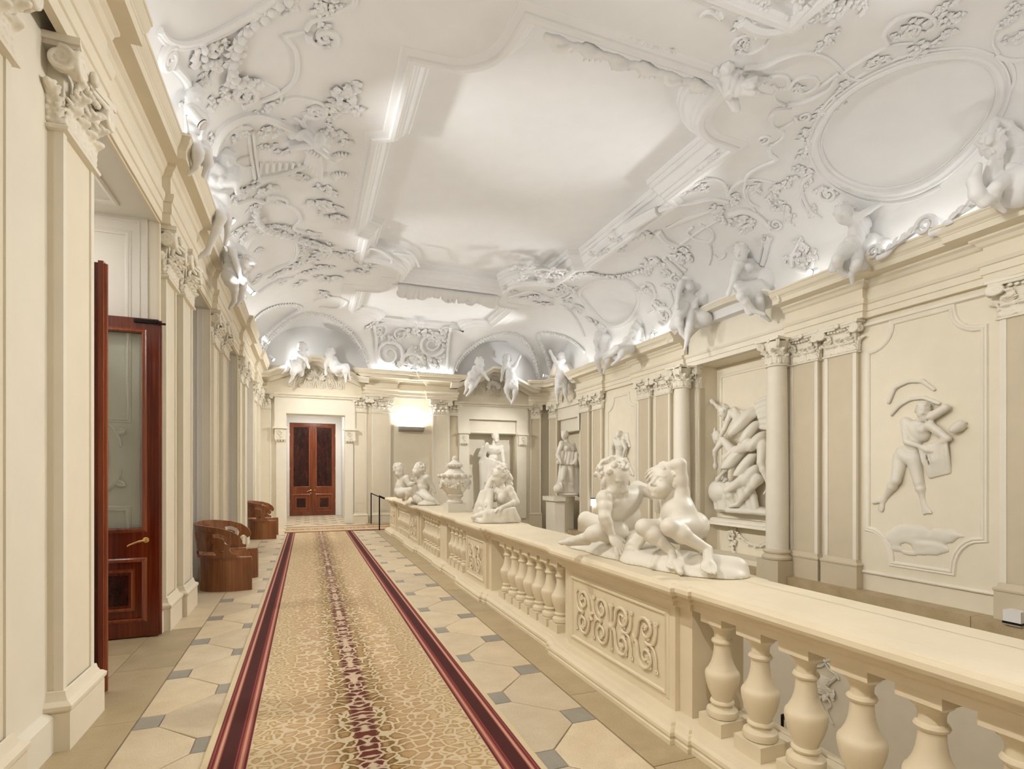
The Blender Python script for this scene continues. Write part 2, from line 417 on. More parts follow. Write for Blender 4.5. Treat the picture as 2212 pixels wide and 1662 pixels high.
# ------------------------------------------------------------------ sculpting: blended solids meshed with surface nets
class Clay:
    def __init__(s): s.p = []
    def cap(s, a, b_, ra, rb, k=.02, sub=False): s.p.append(('c', np.array(a, np.float32), np.array(b_, np.float32), ra, rb, k, sub)); return s
    def ell(s, c, r, ax=None, k=.02, sub=False):
        R = np.eye(3, dtype=np.float32) if ax is None else np.array([list(V(a).normalized()) for a in ax], np.float32)
        s.p.append(('e', np.array(c, np.float32), np.array(r, np.float32), R, None, k, sub)); return s
    def ball(s, c, r, k=.02, sub=False): return s.cap(c, c, r, r, k, sub)
    def chain(s, pts, rad, k=.02, sub=False):
        for i in range(len(pts) - 1): s.cap(pts[i], pts[i + 1], rad[i], rad[i + 1], k, sub)
        return s
    def bounds(s, q):
        if q[0] == 'c': r = max(q[3], q[4]); return np.minimum(q[1], q[2]) - r, np.maximum(q[1], q[2]) + r
        r = float(max(q[2])); return q[1] - r, q[1] + r
    def mesh(s, vox, name, mat, clip=None):
        bb = [s.bounds(q) for q in s.p if not q[6]]
        lo = np.min([b_[0] for b_ in bb], 0) - vox * 3; hi = np.max([b_[1] for b_ in bb], 0) + vox * 3
        n = np.ceil((hi - lo) / vox).astype(int) + 1
        f = np.full(n, 9., np.float32); axs = [lo[i] + vox * np.arange(n[i], dtype=np.float32) for i in range(3)]
        for q in s.p:
            b0, b1 = s.bounds(q); m_ = q[5] * 1.2 + vox * 2.5
            i0 = np.clip(((b0 - m_ - lo) / vox).astype(int), 0, n - 1); i1 = np.clip(((b1 + m_ - lo) / vox).astype(int) + 2, 1, n)
            if np.any(i1 <= i0): continue
            X = axs[0][i0[0]:i1[0], None, None]; Y = axs[1][None, i0[1]:i1[1], None]; Z = axs[2][None, None, i0[2]:i1[2]]
            if q[0] == 'c':
                a, b_ = q[1], q[2]; ba = b_ - a; l2 = float(ba @ ba)
                if l2 < 1e-10: d = np.sqrt((X - a[0]) ** 2 + (Y - a[1]) ** 2 + (Z - a[2]) ** 2) - q[3]
                else:
                    t = np.clip(((X - a[0]) * ba[0] + (Y - a[1]) * ba[1] + (Z - a[2]) * ba[2]) / l2, 0, 1)
                    d = np.sqrt((X - a[0] - ba[0] * t) ** 2 + (Y - a[1] - ba[1] * t) ** 2 + (Z - a[2] - ba[2] * t) ** 2) - (q[3] + (q[4] - q[3]) * t)
            else:
                c, r, R = q[1], q[2], q[3]; dx, dy, dz = X - c[0], Y - c[1], Z - c[2]
                u = [R[i, 0] * dx + R[i, 1] * dy + R[i, 2] * dz for i in range(3)]
                k0 = np.sqrt(sum((u[i] / r[i]) ** 2 for i in range(3))); k1 = np.sqrt(sum((u[i] / r[i] ** 2) ** 2 for i in range(3))) + 1e-9
                d = k0 * (k0 - 1) / k1
            sl = (slice(i0[0], i1[0]), slice(i0[1], i1[1]), slice(i0[2], i1[2])); g = f[sl]; k = q[5]
            if q[6]:
                h = np.clip(.5 - .5 * (g + d) / k, 0, 1); f[sl] = g + (-d - g) * h + k * h * (1 - h)
            else:
                h = np.clip(.5 + .5 * (d - g) / k, 0, 1); f[sl] = d + (g - d) * h - k * h * (1 - h)
        if clip is not None:                          # clip: axis, value, keep side (+1 keeps larger)
            for ax_, val, side in clip:
                sh = [1, 1, 1]; sh[ax_] = -1; f = np.maximum(f, (-side * (axs[ax_] - val)).reshape(sh))
        return nets(f, lo, vox, name, mat)
def nets(f, lo, vox, name, mat):
    S_ = f < 0; n = np.array(f.shape) - 1
    acc = np.zeros((*n, 3), np.float32); cnt = np.zeros(n, np.float32)
    for ax_ in range(3):
        o1, o2 = [a for a in range(3) if a != ax_]
        for p in (0, 1):
            for q in (0, 1):
                s0 = [None] * 3; s1 = [None] * 3
                s0[ax_] = slice(0, n[ax_]); s1[ax_] = slice(1, n[ax_] + 1)
                s0[o1] = s1[o1] = slice(p, n[o1] + p); s0[o2] = s1[o2] = slice(q, n[o2] + q)
                a, b_ = f[tuple(s0)], f[tuple(s1)]; cr = (a < 0) != (b_ < 0)
                ix = np.nonzero(cr); t = a[ix] / (a[ix] - b_[ix])
                acc[ix + (np.full(len(t), ax_),)] += t; acc[ix + (np.full(len(t), o1),)] += p; acc[ix + (np.full(len(t), o2),)] += q; cnt[ix] += 1
    cells = np.nonzero(cnt > 0); idx = np.full(n, -1, np.int64); idx[cells] = np.arange(len(cells[0]))
    vs = (np.stack(cells, 1) + acc[cells] / cnt[cells][:, None]) * vox + lo
    quads = []
    for ax_ in range(3):
        o1, o2 = [(1, 2), (2, 0), (0, 1)][ax_]
        s0 = [slice(1, n[i]) for i in range(3)]; s1 = list(s0); s0[ax_] = slice(0, n[ax_]); s1[ax_] = slice(1, n[ax_] + 1)
        a, b_ = S_[tuple(s0)], S_[tuple(s1)]
        for sgn in (0, 1):
            ix = np.nonzero(a & ~b_ if sgn == 0 else ~a & b_)
            base = [ix[0] + (0 if ax_ == 0 else 1), ix[1] + (0 if ax_ == 1 else 1), ix[2] + (0 if ax_ == 2 else 1)]
            def cell(d1, d2):
                c = [base[0], base[1], base[2]]; c[o1] = c[o1] - d1; c[o2] = c[o2] - d2; return idx[tuple(c)]
            qd = np.stack([cell(1, 1), cell(0, 1), cell(0, 0), cell(1, 0)], 1)
            quads.append(qd if sgn == 0 else qd[:, ::-1])
    Q = np.concatenate(quads); Q = Q[(Q >= 0).all(1)]
    me = bpy.data.meshes.new(name); me.vertices.add(len(vs)); me.vertices.foreach_set('co', vs.astype(np.float32).ravel())
    me.loops.add(Q.size); me.loops.foreach_set('vertex_index', Q.ravel().astype(np.int32))
    me.polygons.add(len(Q)); me.polygons.foreach_set('loop_start', (np.arange(len(Q)) * 4).astype(np.int32)); me.polygons.foreach_set('loop_total', np.full(len(Q), 4, np.int32))
    me.update(calc_edges=True); me.validate(); me.materials.append(M[mat]); me.shade_smooth()
    return me

def head(c, ctr, fwd, up, H, child=False, hair=1.0, beard=False, seed=1, fine=True, hairc=None):
    """skull, face, ears and curled hair; H is the head's height"""
    f = V(fwd).normalized(); u = V(up); u = (u - f * u.dot(f)).normalized(); r = f.cross(u); ctr = V(ctr)
    P = lambda x, y, z: ctr + r * (x * H) + f * (y * H) + u * (z * H)       # right, forward, up
    k = .04 * H; rs = np.random.RandomState(seed)
    c.ell(P(0, -.06, .10), (.36 * H, .42 * H, .39 * H), (r, f, u), k)
    c.ell(P(0, .10, -.14), (.29 * H, .30 * H, .34 * H), (r, f, u), .08 * H)
    if fine:
        c.ball(P(0, .25, -.38), .10 * H, .08 * H)                           # chin
        for s in (-1, 1):
            c.ball(P(s * .17, .20, -.18), (.165 if child else .11) * H, .06 * H)   # cheeks
            c.ell(P(s * .145, .365, .04), (.085 * H, .06 * H, .05 * H), (r, f, u), .05 * H, True)   # sockets
            c.ell(P(s * .14, .29, .03), (.062 * H, .055 * H, .045 * H), (r, f, u), .015 * H)
            c.cap(P(s * .05, .33, .13), P(s * .24, .26, .13), (.022 if child else .035) * H, (.02 if child else .03) * H, .05 * H)           # brow
            c.ell(P(s * .36, -.04, -.03), (.04 * H, .075 * H, .12 * H), (r, f, u), .03 * H)         # ears
            c.ball(P(s * .05, .40, -.13), .04 * H, .02 * H)
        c.cap(P(0, .35, .06), P(0, .43 if child else .46, -.09), .03 * H, (.05 if child else .058) * H, .03 * H)                         # nose
        c.cap(P(-.08, .365, -.235), P(.08, .365, -.235), .028 * H, .028 * H, .02 * H); c.cap(P(-.065, .355, -.285), P(.065, .355, -.285), .033 * H, .033 * H, .02 * H)
        c.cap(P(-.07, .41, -.26), P(.07, .41, -.26), .010 * H, .010 * H, .012 * H, True)
    hc = c if hairc is None else hairc
    n = int(70 * hair) if fine else int(22 * hair)
    for _ in range(n):
        th, ph = rs.uniform(0, 2 * pi), rs.uniform(-.15, 1.35)
        d = V((cos(ph) * cos(th), cos(ph) * sin(th), sin(ph)))
        if d.y > .30 and d.z < .66: continue
        if d.z < .30 and d.y > -.10: continue
        p = P(d.x * .37, -.06 + d.y * .43, .09 + d.z * .41 + (0 if d.z > 0 else -.05)); a = rs.uniform(0, 6.28)
        q = p + (r * cos(a) + u * sin(a)) * (.07 * H)
        hc.cap(p, q, .062 * H, .05 * H, .012 * H)
        if fine: hc.cap(q, q + (r * cos(a + 1.5) + u * sin(a + 1.5)) * (.06 * H), .05 * H, .035 * H, .012 * H)
    if beard:
        for _ in range(14): p = P(rs.uniform(-.18, .18), .24 + rs.uniform(0, .1), -.40 + rs.uniform(-.16, .06)); c.cap(p, p + u * (-.10 * H) + r * rs.uniform(-.05, .05) * H, .06 * H, .03 * H, .02 * H)

def hand(c, wrist, d, nrm, L_, curl=.4, spread=.22, k=.01, thumb=1):
    """palm and five jointed fingers; d points along the hand, nrm out of its back"""
    d = V(d).normalized(); n_ = V(nrm); n_ = (n_ - d * n_.dot(d)).normalized(); s_ = d.cross(n_); w_ = V(wrist)
    pc = w_ + d * (.27 * L_)
    c.ell(pc, (.30 * L_, .23 * L_, .11 * L_), (d, s_, n_), .04 * L_ + k)
    for i, (o, ln) in enumerate(((-.17, .40), (-.055, .47), (.06, .44), (.165, .34))):
        b_ = w_ + d * (.48 * L_) + s_ * (o * L_); dd = (d + s_ * (o * spread * 2.2)).normalized(); a1 = curl; a2 = curl * 2.1
        m_ = b_ + (dd * cos(a1) - n_ * sin(a1)) * (ln * .55 * L_); e = m_ + (dd * cos(a2) - n_ * sin(a2)) * (ln * .5 * L_)
        c.cap(b_, m_, .062 * L_, .055 * L_, k); c.cap(m_, e, .055 * L_, .042 * L_, k)
    b_ = w_ + d * (.16 * L_) - s_ * (thumb * .15 * L_); m_ = b_ + (d * .7 - s_ * (thumb * .7) - n_ * .25).normalized() * (.28 * L_); e = m_ + (d * .95 - s_ * (thumb * .15) - n_ * .3).normalized() * (.22 * L_)
    c.cap(b_, m_, .085 * L_, .062 * L_, k * 1.5); c.cap(m_, e, .06 * L_, .045 * L_, k)
def foot(c, ankle, toe, up, L_, k=.012):
    a, t = V(ankle), V(toe); d = (t - a).normalized(); u = V(up); u = (u - d * u.dot(d)).normalized(); s_ = d.cross(u)
    heel = a - d * (.18 * L_) - u * (.10 * L_); ball_ = a + d * (.50 * L_) - u * (.14 * L_)
    c.cap(a, ball_, .15 * L_, .13 * L_, k * 2); c.cap(heel, ball_, .13 * L_, .13 * L_, k * 2); c.ell(ball_, (.20 * L_, .20 * L_, .10 * L_), (d, s_, u), k * 2)
    for i, (o, ln, r) in enumerate(((-.15, .24, .075), (-.05, .25, .058), (.03, .22, .055), (.105, .18, .052), (.17, .13, .05))):
        b_ = ball_ + s_ * (o * L_) + d * (.10 * L_); c.cap(b_, b_ + d * (ln * L_) - u * (.03 * L_), r * L_, r * .85 * L_, k * .7)

def body(c, J, H, child=False, female=False):
    """torso and limbs grown from named joints; H is head height. J: neck, chest, belly, pelvis, sl, sr, el, er, wl, wr, hl, hr, kl, kr, al, ar (any limb may be absent)"""
    g = lambda n: V(J[n])
    fat = 1.12 if child else 1.0; k = .075 * H
    ch, pe = g('chest'), g('pelvis'); spine = (ch - pe).normalized()
    across = (g('sr') - g('sl')); sw = across.length; across.normalize(); depth = across.cross(spine).normalized()
    be = g('belly') if 'belly' in J else (ch + pe) / 2
    c.ell(ch, (sw * .46, .40 * H * fat, .52 * H), (across, depth, spine), k)
    hipax = (g('hr') - g('hl')).normalized() if 'hr' in J and 'hl' in J else across
    hd = hipax.cross(spine).normalized()
    c.ell(be, (.46 * H * fat, .38 * H * fat * (1.08 if child else .92), .46 * H), (across, depth, spine), k)
    c.ell(pe, (.56 * H * fat, .44 * H * fat, .42 * H), (hipax, hd, spine), k)
    if 'neck' in J: c.cap(ch + spine * (.3 * H), g('neck'), .24 * H * fat, .19 * H * fat, k)
    for s in 'lr':
        if 's' + s in J:
            c.ball(g('s' + s), .23 * H * fat, k)
            c.cap(ch + (g('s' + s) - ch) * .4, g('s' + s), .30 * H, .22 * H * fat, k)
        if 'e' + s in J:
            c.cap(g('s' + s), g('e' + s), .22 * H * fat, .165 * H * fat, .05 * H)
            m_ = g('s' + s).lerp(g('e' + s), .45); c.ball(m_, .215 * H * fat, .05 * H)
            if 'w' + s in J:
                c.cap(g('e' + s), g('w' + s), .165 * H * fat, .105 * H * fat, .05 * H); c.ball(g('e' + s).lerp(g('w' + s), .28), .175 * H * fat, .05 * H)
        if 'h' + s in J and 'k' + s in J:
            c.ball(g('h' + s), .36 * H * fat, k); c.cap(g('h' + s), g('k' + s), .37 * H * fat, .235 * H * fat, .07 * H)
            if 'a' + s in J:
                c.cap(g('k' + s), g('a' + s), .235 * H * fat, .125 * H * fat, .06 * H); c.ball(g('k' + s).lerp(g('a' + s), .32), .245 * H * fat, .06 * H)
    if not child and not female:
        fr = J.get('front', 1)
        for s in (-1, 1):
            c.ell(ch + depth * (.30 * H * fr) + across * (s * .24 * H) + spine * (.12 * H), (.24 * H, .12 * H, .17 * H), (across, depth, spine), .05 * H)
    if child:
        c.ball(be + depth * (.12 * H * J.get('front', 1)), .42 * H, .12 * H)
    if female:
        for s in (-1, 1): c.ball(ch + depth * (.36 * H) * J.get('front', 1) + across * (s * .30 * H), .24 * H, .08 * H)
    return depth, across, spine
def folds(c, a, b_, n, spread, r, k, drop=(0, 0, 0), seed=0):
    """a fall of drapery: n ridges fanned between two lines (a0-a1 above, b0-b1 below)"""
    rs = np.random.RandomState(seed); a0, a1 = V(a[0]), V(a[1]); b0, b1 = V(b_[0]), V(b_[1])
    for i in range(n * 2 - 1):
        t = i / max(1, n * 2 - 2); p = a0.lerp(a1, t); q = b0.lerp(b1, t + rs.uniform(-.04, .04)); m_ = (p + q) / 2 + V(drop) + V(rs.uniform(-1, 1, 3)) * spread * .6
        rr = r * (rs.uniform(.8, 1.1) if i % 2 == 0 else rs.uniform(.55, .72)); kk = max(k * .6, r * .35)
        c.cap(p, m_, rr * .8, rr, kk); c.cap(m_, q, rr, rr * 1.15, kk)

# ------------------------------------------------------------------ ceiling
def lin(a, b_, st): n = max(1, round((b_ - a) / st)); return [a + (b_ - a) * i / n for i in range(n)]
xs = [XL, -1.52, -1.517, -1.51, -1.50] + lin(-1.47, .7, .06) + lin(.7, 7.02, .12) + lin(7.02, 8.98, .06) + [8.98, 9.0, 9.01, 9.017, 9.02] + lin(9.1, XR, .1) + [XR]
ys = lin(YN, 15.2, .11) + lin(15.2, 19.5, .06) + [19.5, 19.51, 19.517, 19.52] + lin(19.58, YE, .07) + [YE]
HOLES = [panel_outline(p, o) for p, o in ((P0, .36), (P1, .36), (P2, .21))]
mb = MB(); nx, ny = len(xs), len(ys)
mb.v = [(x, y, ceil_z(x, y)) for y in ys for x in xs]
for j in range(ny - 1):
    for i in range(nx - 1):
        cx, cy = (xs[i] + xs[i + 1]) / 2, (ys[j] + ys[j + 1]) / 2
        if 1 < cx < 6.6 and any(inside(h, cx, cy) for h in HOLES): continue
        mb.f.append((j * nx + i, (j + 1) * nx + i, (j + 1) * nx + i + 1, j * nx + i + 1))
ceiling = struct(mb.build('ceiling', 'white_stucco', ang=.5))
FRAME = [(.0, 0), (.012, -.02), (.02, -.09), (.05, -.09), (.055, -.14), (.075, -.16), (.11, -.165), (.13, -.18), (.155, -.23), (.19, -.27), (.20, -.30), (.23, -.31), (.25, -.345), (.255, -.37),
         (.29, -.385), (.31, -.42), (.33, -.43), (.39, -.43), (.405, -.41), (.41, -.385), (.47, -.375), (.50, -.36), (.51, -.345), (.80, -.34), (.83, -.325), (.84, -.30), (.84, -.26)]
for k, (p, nm) in enumerate(((P0, 'behind'), (P1, 'main'), (P2, 'far'))):
    ol = panel_outline(p); sc = (p['z'] - ZF) / .35 * .9 + .1
    struct(MB().prism(ol, lambda u, v, d: (u, v, d), p['z'] - .004, p['z'] + .05).build('trim_%d' % (2 * k + 1), 'white_stucco', smooth=False))
    wsc = 1.0 if k < 2 else .8
    struct(MB().sweep(ol, [(o * wsc, p['z'] + h * sc) for o, h in FRAME], closed=True).build('trim_%d' % (2 * k + 2), 'white_stucco', ang=.4))

# ------------------------------------------------------------------ walls
LOPEN = [(4.90, 6.85), (8.30, 10.12), (12.05, 13.85), (15.35, 17.60)]
mb = MB(); y0 = YN
for a, b_ in LOPEN + [(YE, YE)]:
    mb.box((-3.4, y0, 0), (XL, a, 5.45))
    if b_ > a: mb.box((-3.4, a, 4.52), (XL, b_, 5.45))
    y0 = b_
mb.box((XL - .2, YN, 5.40), (XL, YE, 7.3)); mb.box((-3.6, YN, 0), (-3.4, YE, 5.45))
wall_left = struct(mb.build('wall_left', 'ivory', smooth=False))
DOOR, NICHE = (-.68, 1.23, 3.80), (5.75, 7.71, 3.84)
mb = MB()
mb.box((-3.4, YE, -3.6), (DOOR[0], YE + .5, 7.3)); mb.box((DOOR[1], YE, -3.6), (NICHE[0], YE + .5, 7.3)); mb.box((NICHE[1], YE, -3.6), (10.3, YE + .5, 7.3))
mb.box((DOOR[0], YE, DOOR[2]), (DOOR[1], YE + .5, 7.3)); mb.box((NICHE[0], YE, NICHE[2]), (NICHE[1], YE + .5, 7.3)); mb.box((NICHE[0], YE, -3.6), (NICHE[1], YE + .5, .35))
wall_end = struct(mb.build('wall_end', 'cream', smooth=False))
# passage behind the far opening
mb = MB(); z1 = 4.3
mb.box((DOOR[0] - .25, YE + .5, 0), (DOOR[0] - .1, 24.0, z1)); mb.box((DOOR[1] + .1, YE + .5, 0), (DOOR[1] + .25, 24.0, z1))
mb.box((DOOR[0] - .25, YE + .5, z1), (DOOR[1] + .25, 24.2, z1 + .1)); mb.box((DOOR[0] - .25, 24.0, 0), (DOOR[0] - .02, 24.2, z1)); mb.box((DOOR[1] - .12, 24.0, 0), (DOOR[1] + .25, 24.2, z1)); mb.box((DOOR[0] - .02, 24.0, 3.87), (DOOR[1] - .12, 24.2, z1))
struct(mb.build('wall_passage', 'panel_white', smooth=False))
mb = MB(); mb.box((NICHE[0] - .1, YE + .42, .3), (NICHE[1] + .1, YE + .55, 4.0)); mb.box((NICHE[0] - .1, YE + .5, 3.84), (NICHE[1] + .1, YE + .9, 4.0)); mb.box((NICHE[0] - .1, YE + .5, .2), (NICHE[1] + .1, YE + .9, .36))
mb.box((NICHE[0] - .1, YE + .5, .3), (NICHE[0], YE + .9, 4.0)); mb.box((NICHE[1], YE + .5, .3), (NICHE[1] + .1, YE + .9, 4.0))
struct(mb.build('wall_niche', 'ivory', smooth=False))
RN = (8.62, 11.12)                                   # right wall niche between the columns
RS = (17.45, 19.25)                                  # statue recess near the far corner
mb = MB(); y0 = YN
for a, b_, zb, zt in ((RN[0], RN[1], -.2, 4.50), (RS[0], RS[1], -.55, 3.84)):
    mb.box((XR, y0, -3.6), (XR + .9, a, 7.3)); mb.box((XR, a, zt), (XR + .9, b_, 7.3)); mb.box((XR, a, -3.6), (XR + .9, b_, zb)); y0 = b_
mb.box((XR, y0, -3.6), (XR + .9, YE, 7.3)); mb.box((XR + .62, RN[0], -.3), (XR + .9, RN[1], 4.6)); mb.box((XR + .40, RS[0], -.6), (XR + .9, RS[1], 4.0))
wall_right = struct(mb.build('wall_right', 'cream', smooth=False))
struct(MB().box((-3.4, YN - .3, -3.6), (10.3, YN, 7.3)).build('wall_near', 'cream', smooth=False))
# lower flight of the stair hall
struct(MB().box((2.95, YN, -3.8), (10.3, YE, -3.6)).build('floor_lower', 'border_stone', smooth=False))
struct(MB().box((2.75, YN, -3.6), (2.95, 16.9, -.02)).build('wall_stair', 'cream', smooth=False))
mb = MB()
for k in range(18): mb.box((2.60 + .33 * k, 17.0, -3.6), (2.93 + .33 * k, 19.5, -.17 * (k + 1)))
struct(mb.build('floor_stair', 'border_stone', smooth=False))
for k in range(3):                                   # stone bands let into the foot of the right wall
    ya, yb = [(YN, 4.9), (4.9, 8.9), (8.9, YE)][k]
    struct(MB().box((XR - .34, ya + .004, -.70), (XR, yb - .004, -.31)).build('baseboard_right', 'border_stone', smooth=False))

# entablatures (mitred sweeps, breaking forward over the pilasters)
LPIL = [(3.10, 3.62), (4.22, 4.74), (6.98, 7.48), (7.62, 8.18), (10.25, 10.78), (10.98, 11.60), (14.05, 14.50), (14.66, 15.14), (17.85, 18.35), (18.75, 19.30)]
def breaks(spans, base, f, lo, hi):
    """path along one wall that steps forward by f over the spans"""
    p = [(base, lo)]
    for a, b_ in spans: p += [(base, a), (base + f, a), (base + f, b_), (base, b_)]
    return p + [(base, hi)]
struct(MB().sweep(breaks([(2.95, 4.80), (6.90, 8.27), (10.17, 11.72), (13.95, 15.22), (17.72, 19.45)], XL, .08, YN, YE), [(o * .53, z) for o, z in ENT]).build('trim_11', 'cream', ang=.4))
R_FWD = [(-.2, 1.3), (3.85, 4.72), (6.72, 8.26)]
pr = [(XR, YN)]
for a, b_ in R_FWD: pr += [(XR, a), (XR - .10, a), (XR - .10, b_), (XR, b_)]
pr = pr[:-1]
struct(MB().sweep([(x, y) for x, y in reversed(pr)] , ENT).build('trim_12', 'cream', ang=.4))
pr2 = [(XR - .10, 11.40), (XR - .10, 13.72), (XR, 13.72), (XR, 15.62), (XR - .10, 15.62), (XR - .10, 17.36)]
struct(MB().sweep(list(reversed(pr2)), ENT).build('trim_13', 'cream', ang=.4))
ARCH = ENT[:8] + [(.0, 4.83)]
struct(MB().sweep([(XR - .02, 11.4), (XR - .02, 8.26)], [(o, z) for o, z in ARCH], caps=True).build('trim_14', 'ivory', ang=.4))
struct(MB().sweep([(-1.6, 19.8), (-1.25, 19.8)], ENT).build('trim_15', 'cream', ang=.4))
struct(MB().sweep([(1.78, 19.8), (2.0, 19.8), (2.0, 19.68), (2.95, 19.68), (2.95, 19.78), (4.2, 19.78), (4.2, 19.68), (5.15, 19.68), (5.15, 19.8), (5.3, 19.8)], ENT).build('trim_16', 'cream', ang=.4))
# far right corner: the entablature bends round in a quarter curve
cr = [(8.25, 19.8), (8.45, 19.70)] + arc2(8.45, 18.95, .75, pi / 2, 0, 8)[1:] + [(9.3, 18.9)]
struct(MB().sweep(cr, ENT).build('trim_17', 'cream', ang=.4))

def pediment(name, cx, half, zs, za, plane, axis, depth=.5):
    """gabled cornice; plane is the wall plane, axis 'y' (end wall, faces -y) or 'x' (right wall, faces -x)"""
    prof = [(-.10, 0), (-.10, .12), (-.06, .14), (-.02, .20), (.0, .20), (.0, .40), (.05, .42), (.10, .52), (.15, .54), (.18, .54), (.18, 0)]
    fn = (lambda u, v, h: (u, plane - h, v)) if axis == 'y' else (lambda u, v, h: (plane - h, u, v))
    pa = [(cx - half - .28, zs - .02), (cx - half, zs), (cx - half * .35, zs + (za - zs) * .60), (cx - .12, za - .03), (cx + .12, za - .03), (cx + half * .35, zs + (za - zs) * .60), (cx + half, zs), (cx + half + .28, zs - .02)]
    pa = pa[::-1]
    return struct(MB().sweep(pa, [(o, h + .02) for o, h in prof], fn).build(name, 'ivory', ang=.4))
pediment('trim_18', .27, 1.45, 4.96, 5.60, YE, 'y'); pediment('trim_19', 6.75, 1.50, 4.96, 5.68, YE, 'y'); pediment('trim_20', 18.35, 1.05, 5.02, 5.80, XR, 'x')
# segmental pediment over the niche
sg = [(11.45 - 3.4 * i / 24, 5.06 + .98 * sin(pi * i / 24) ** .8) for i in range(25)]
sg = [(9.82 + 1.62 * cos(a), 5.12 + .42 * sin(a)) for a in [pi * i / 26 for i in range(27)]][::-1]
segm = struct(MB().sweep(sg[::-1], [(0, .0), (0, .24), (.03, .28), (.06, .28), (.06, .50), (.10, .53), (.15, .60), (.18, .60), (.18, 0)], lambda u, v, h: (XR - h, u, v)).build('trim_21', 'ivory', ang=.4))
struct(MB().prism([(9.82 + 1.62 * cos(a), 4.80 + (.30 if 0 < i < 26 else 0) + .44 * sin(a)) for i, a in enumerate([pi * i / 26 for i in range(27)])], lambda u, v, d: (XR - d, u, v), .0, .06).build('trim_22', 'ivory', smooth=False))

# ------------------------------------------------------------------ pilasters with composite capitals
def cleaf(c, base, out, side, L_, W):
    """acanthus leaf: rib that climbs, leans out and curls over, with paired lobes"""
    base, out, side = V(base), V(out).normalized(), V(side).normalized(); up = V((0, 0, 1)); rib = []
    for i in range(9):
        t = i / 8; rib.append(base + up * (L_ * (t * 1.05 - .34 * max(0, t - .62) ** 1.3 * 2.2)) + out * (L_ * (.05 * t + .40 * max(0, t - .45) ** 1.6 * 2.2)))
    c.chain(rib, [.014, .015, .016, .017, .018, .019, .020, .021, .020], .006)
    for i in range(0, 8):
        w_ = W * .5 * (.95 - .35 * (i / 8) ** 2) * (1 if i % 2 == 0 else .72)
        for s in (-1, 1):
            p = rib[i]; q = p + side * (s * w_) + up * (.10 * L_) + out * .004; c.cap(p, p.lerp(q, .55) + out * .010, .013, .016, .007); c.cap(p.lerp(q, .55) + out * .010, q + out * .002, .016, .012, .007)
def cvol(c, ctr, u, v, R, sg):
    ctr, u, v = V(ctr), V(u), V(v); n_ = u.cross(v).normalized(); pts = [ctr + u * x + v * y for x, y in spiral2(0, 0, R, R * .12, pi / 2, -sg * 2.0, 34)]
    for o in (-.016, .016): c.chain([p + n_ * o for p in pts], [R * (.25 - .10 * i / 34) for i in range(35)], .006)
    c.ball(ctr, R * .24, .006); c.ell(ctr, (R * .9, R * .9, .012), (u, v, n_), .006)
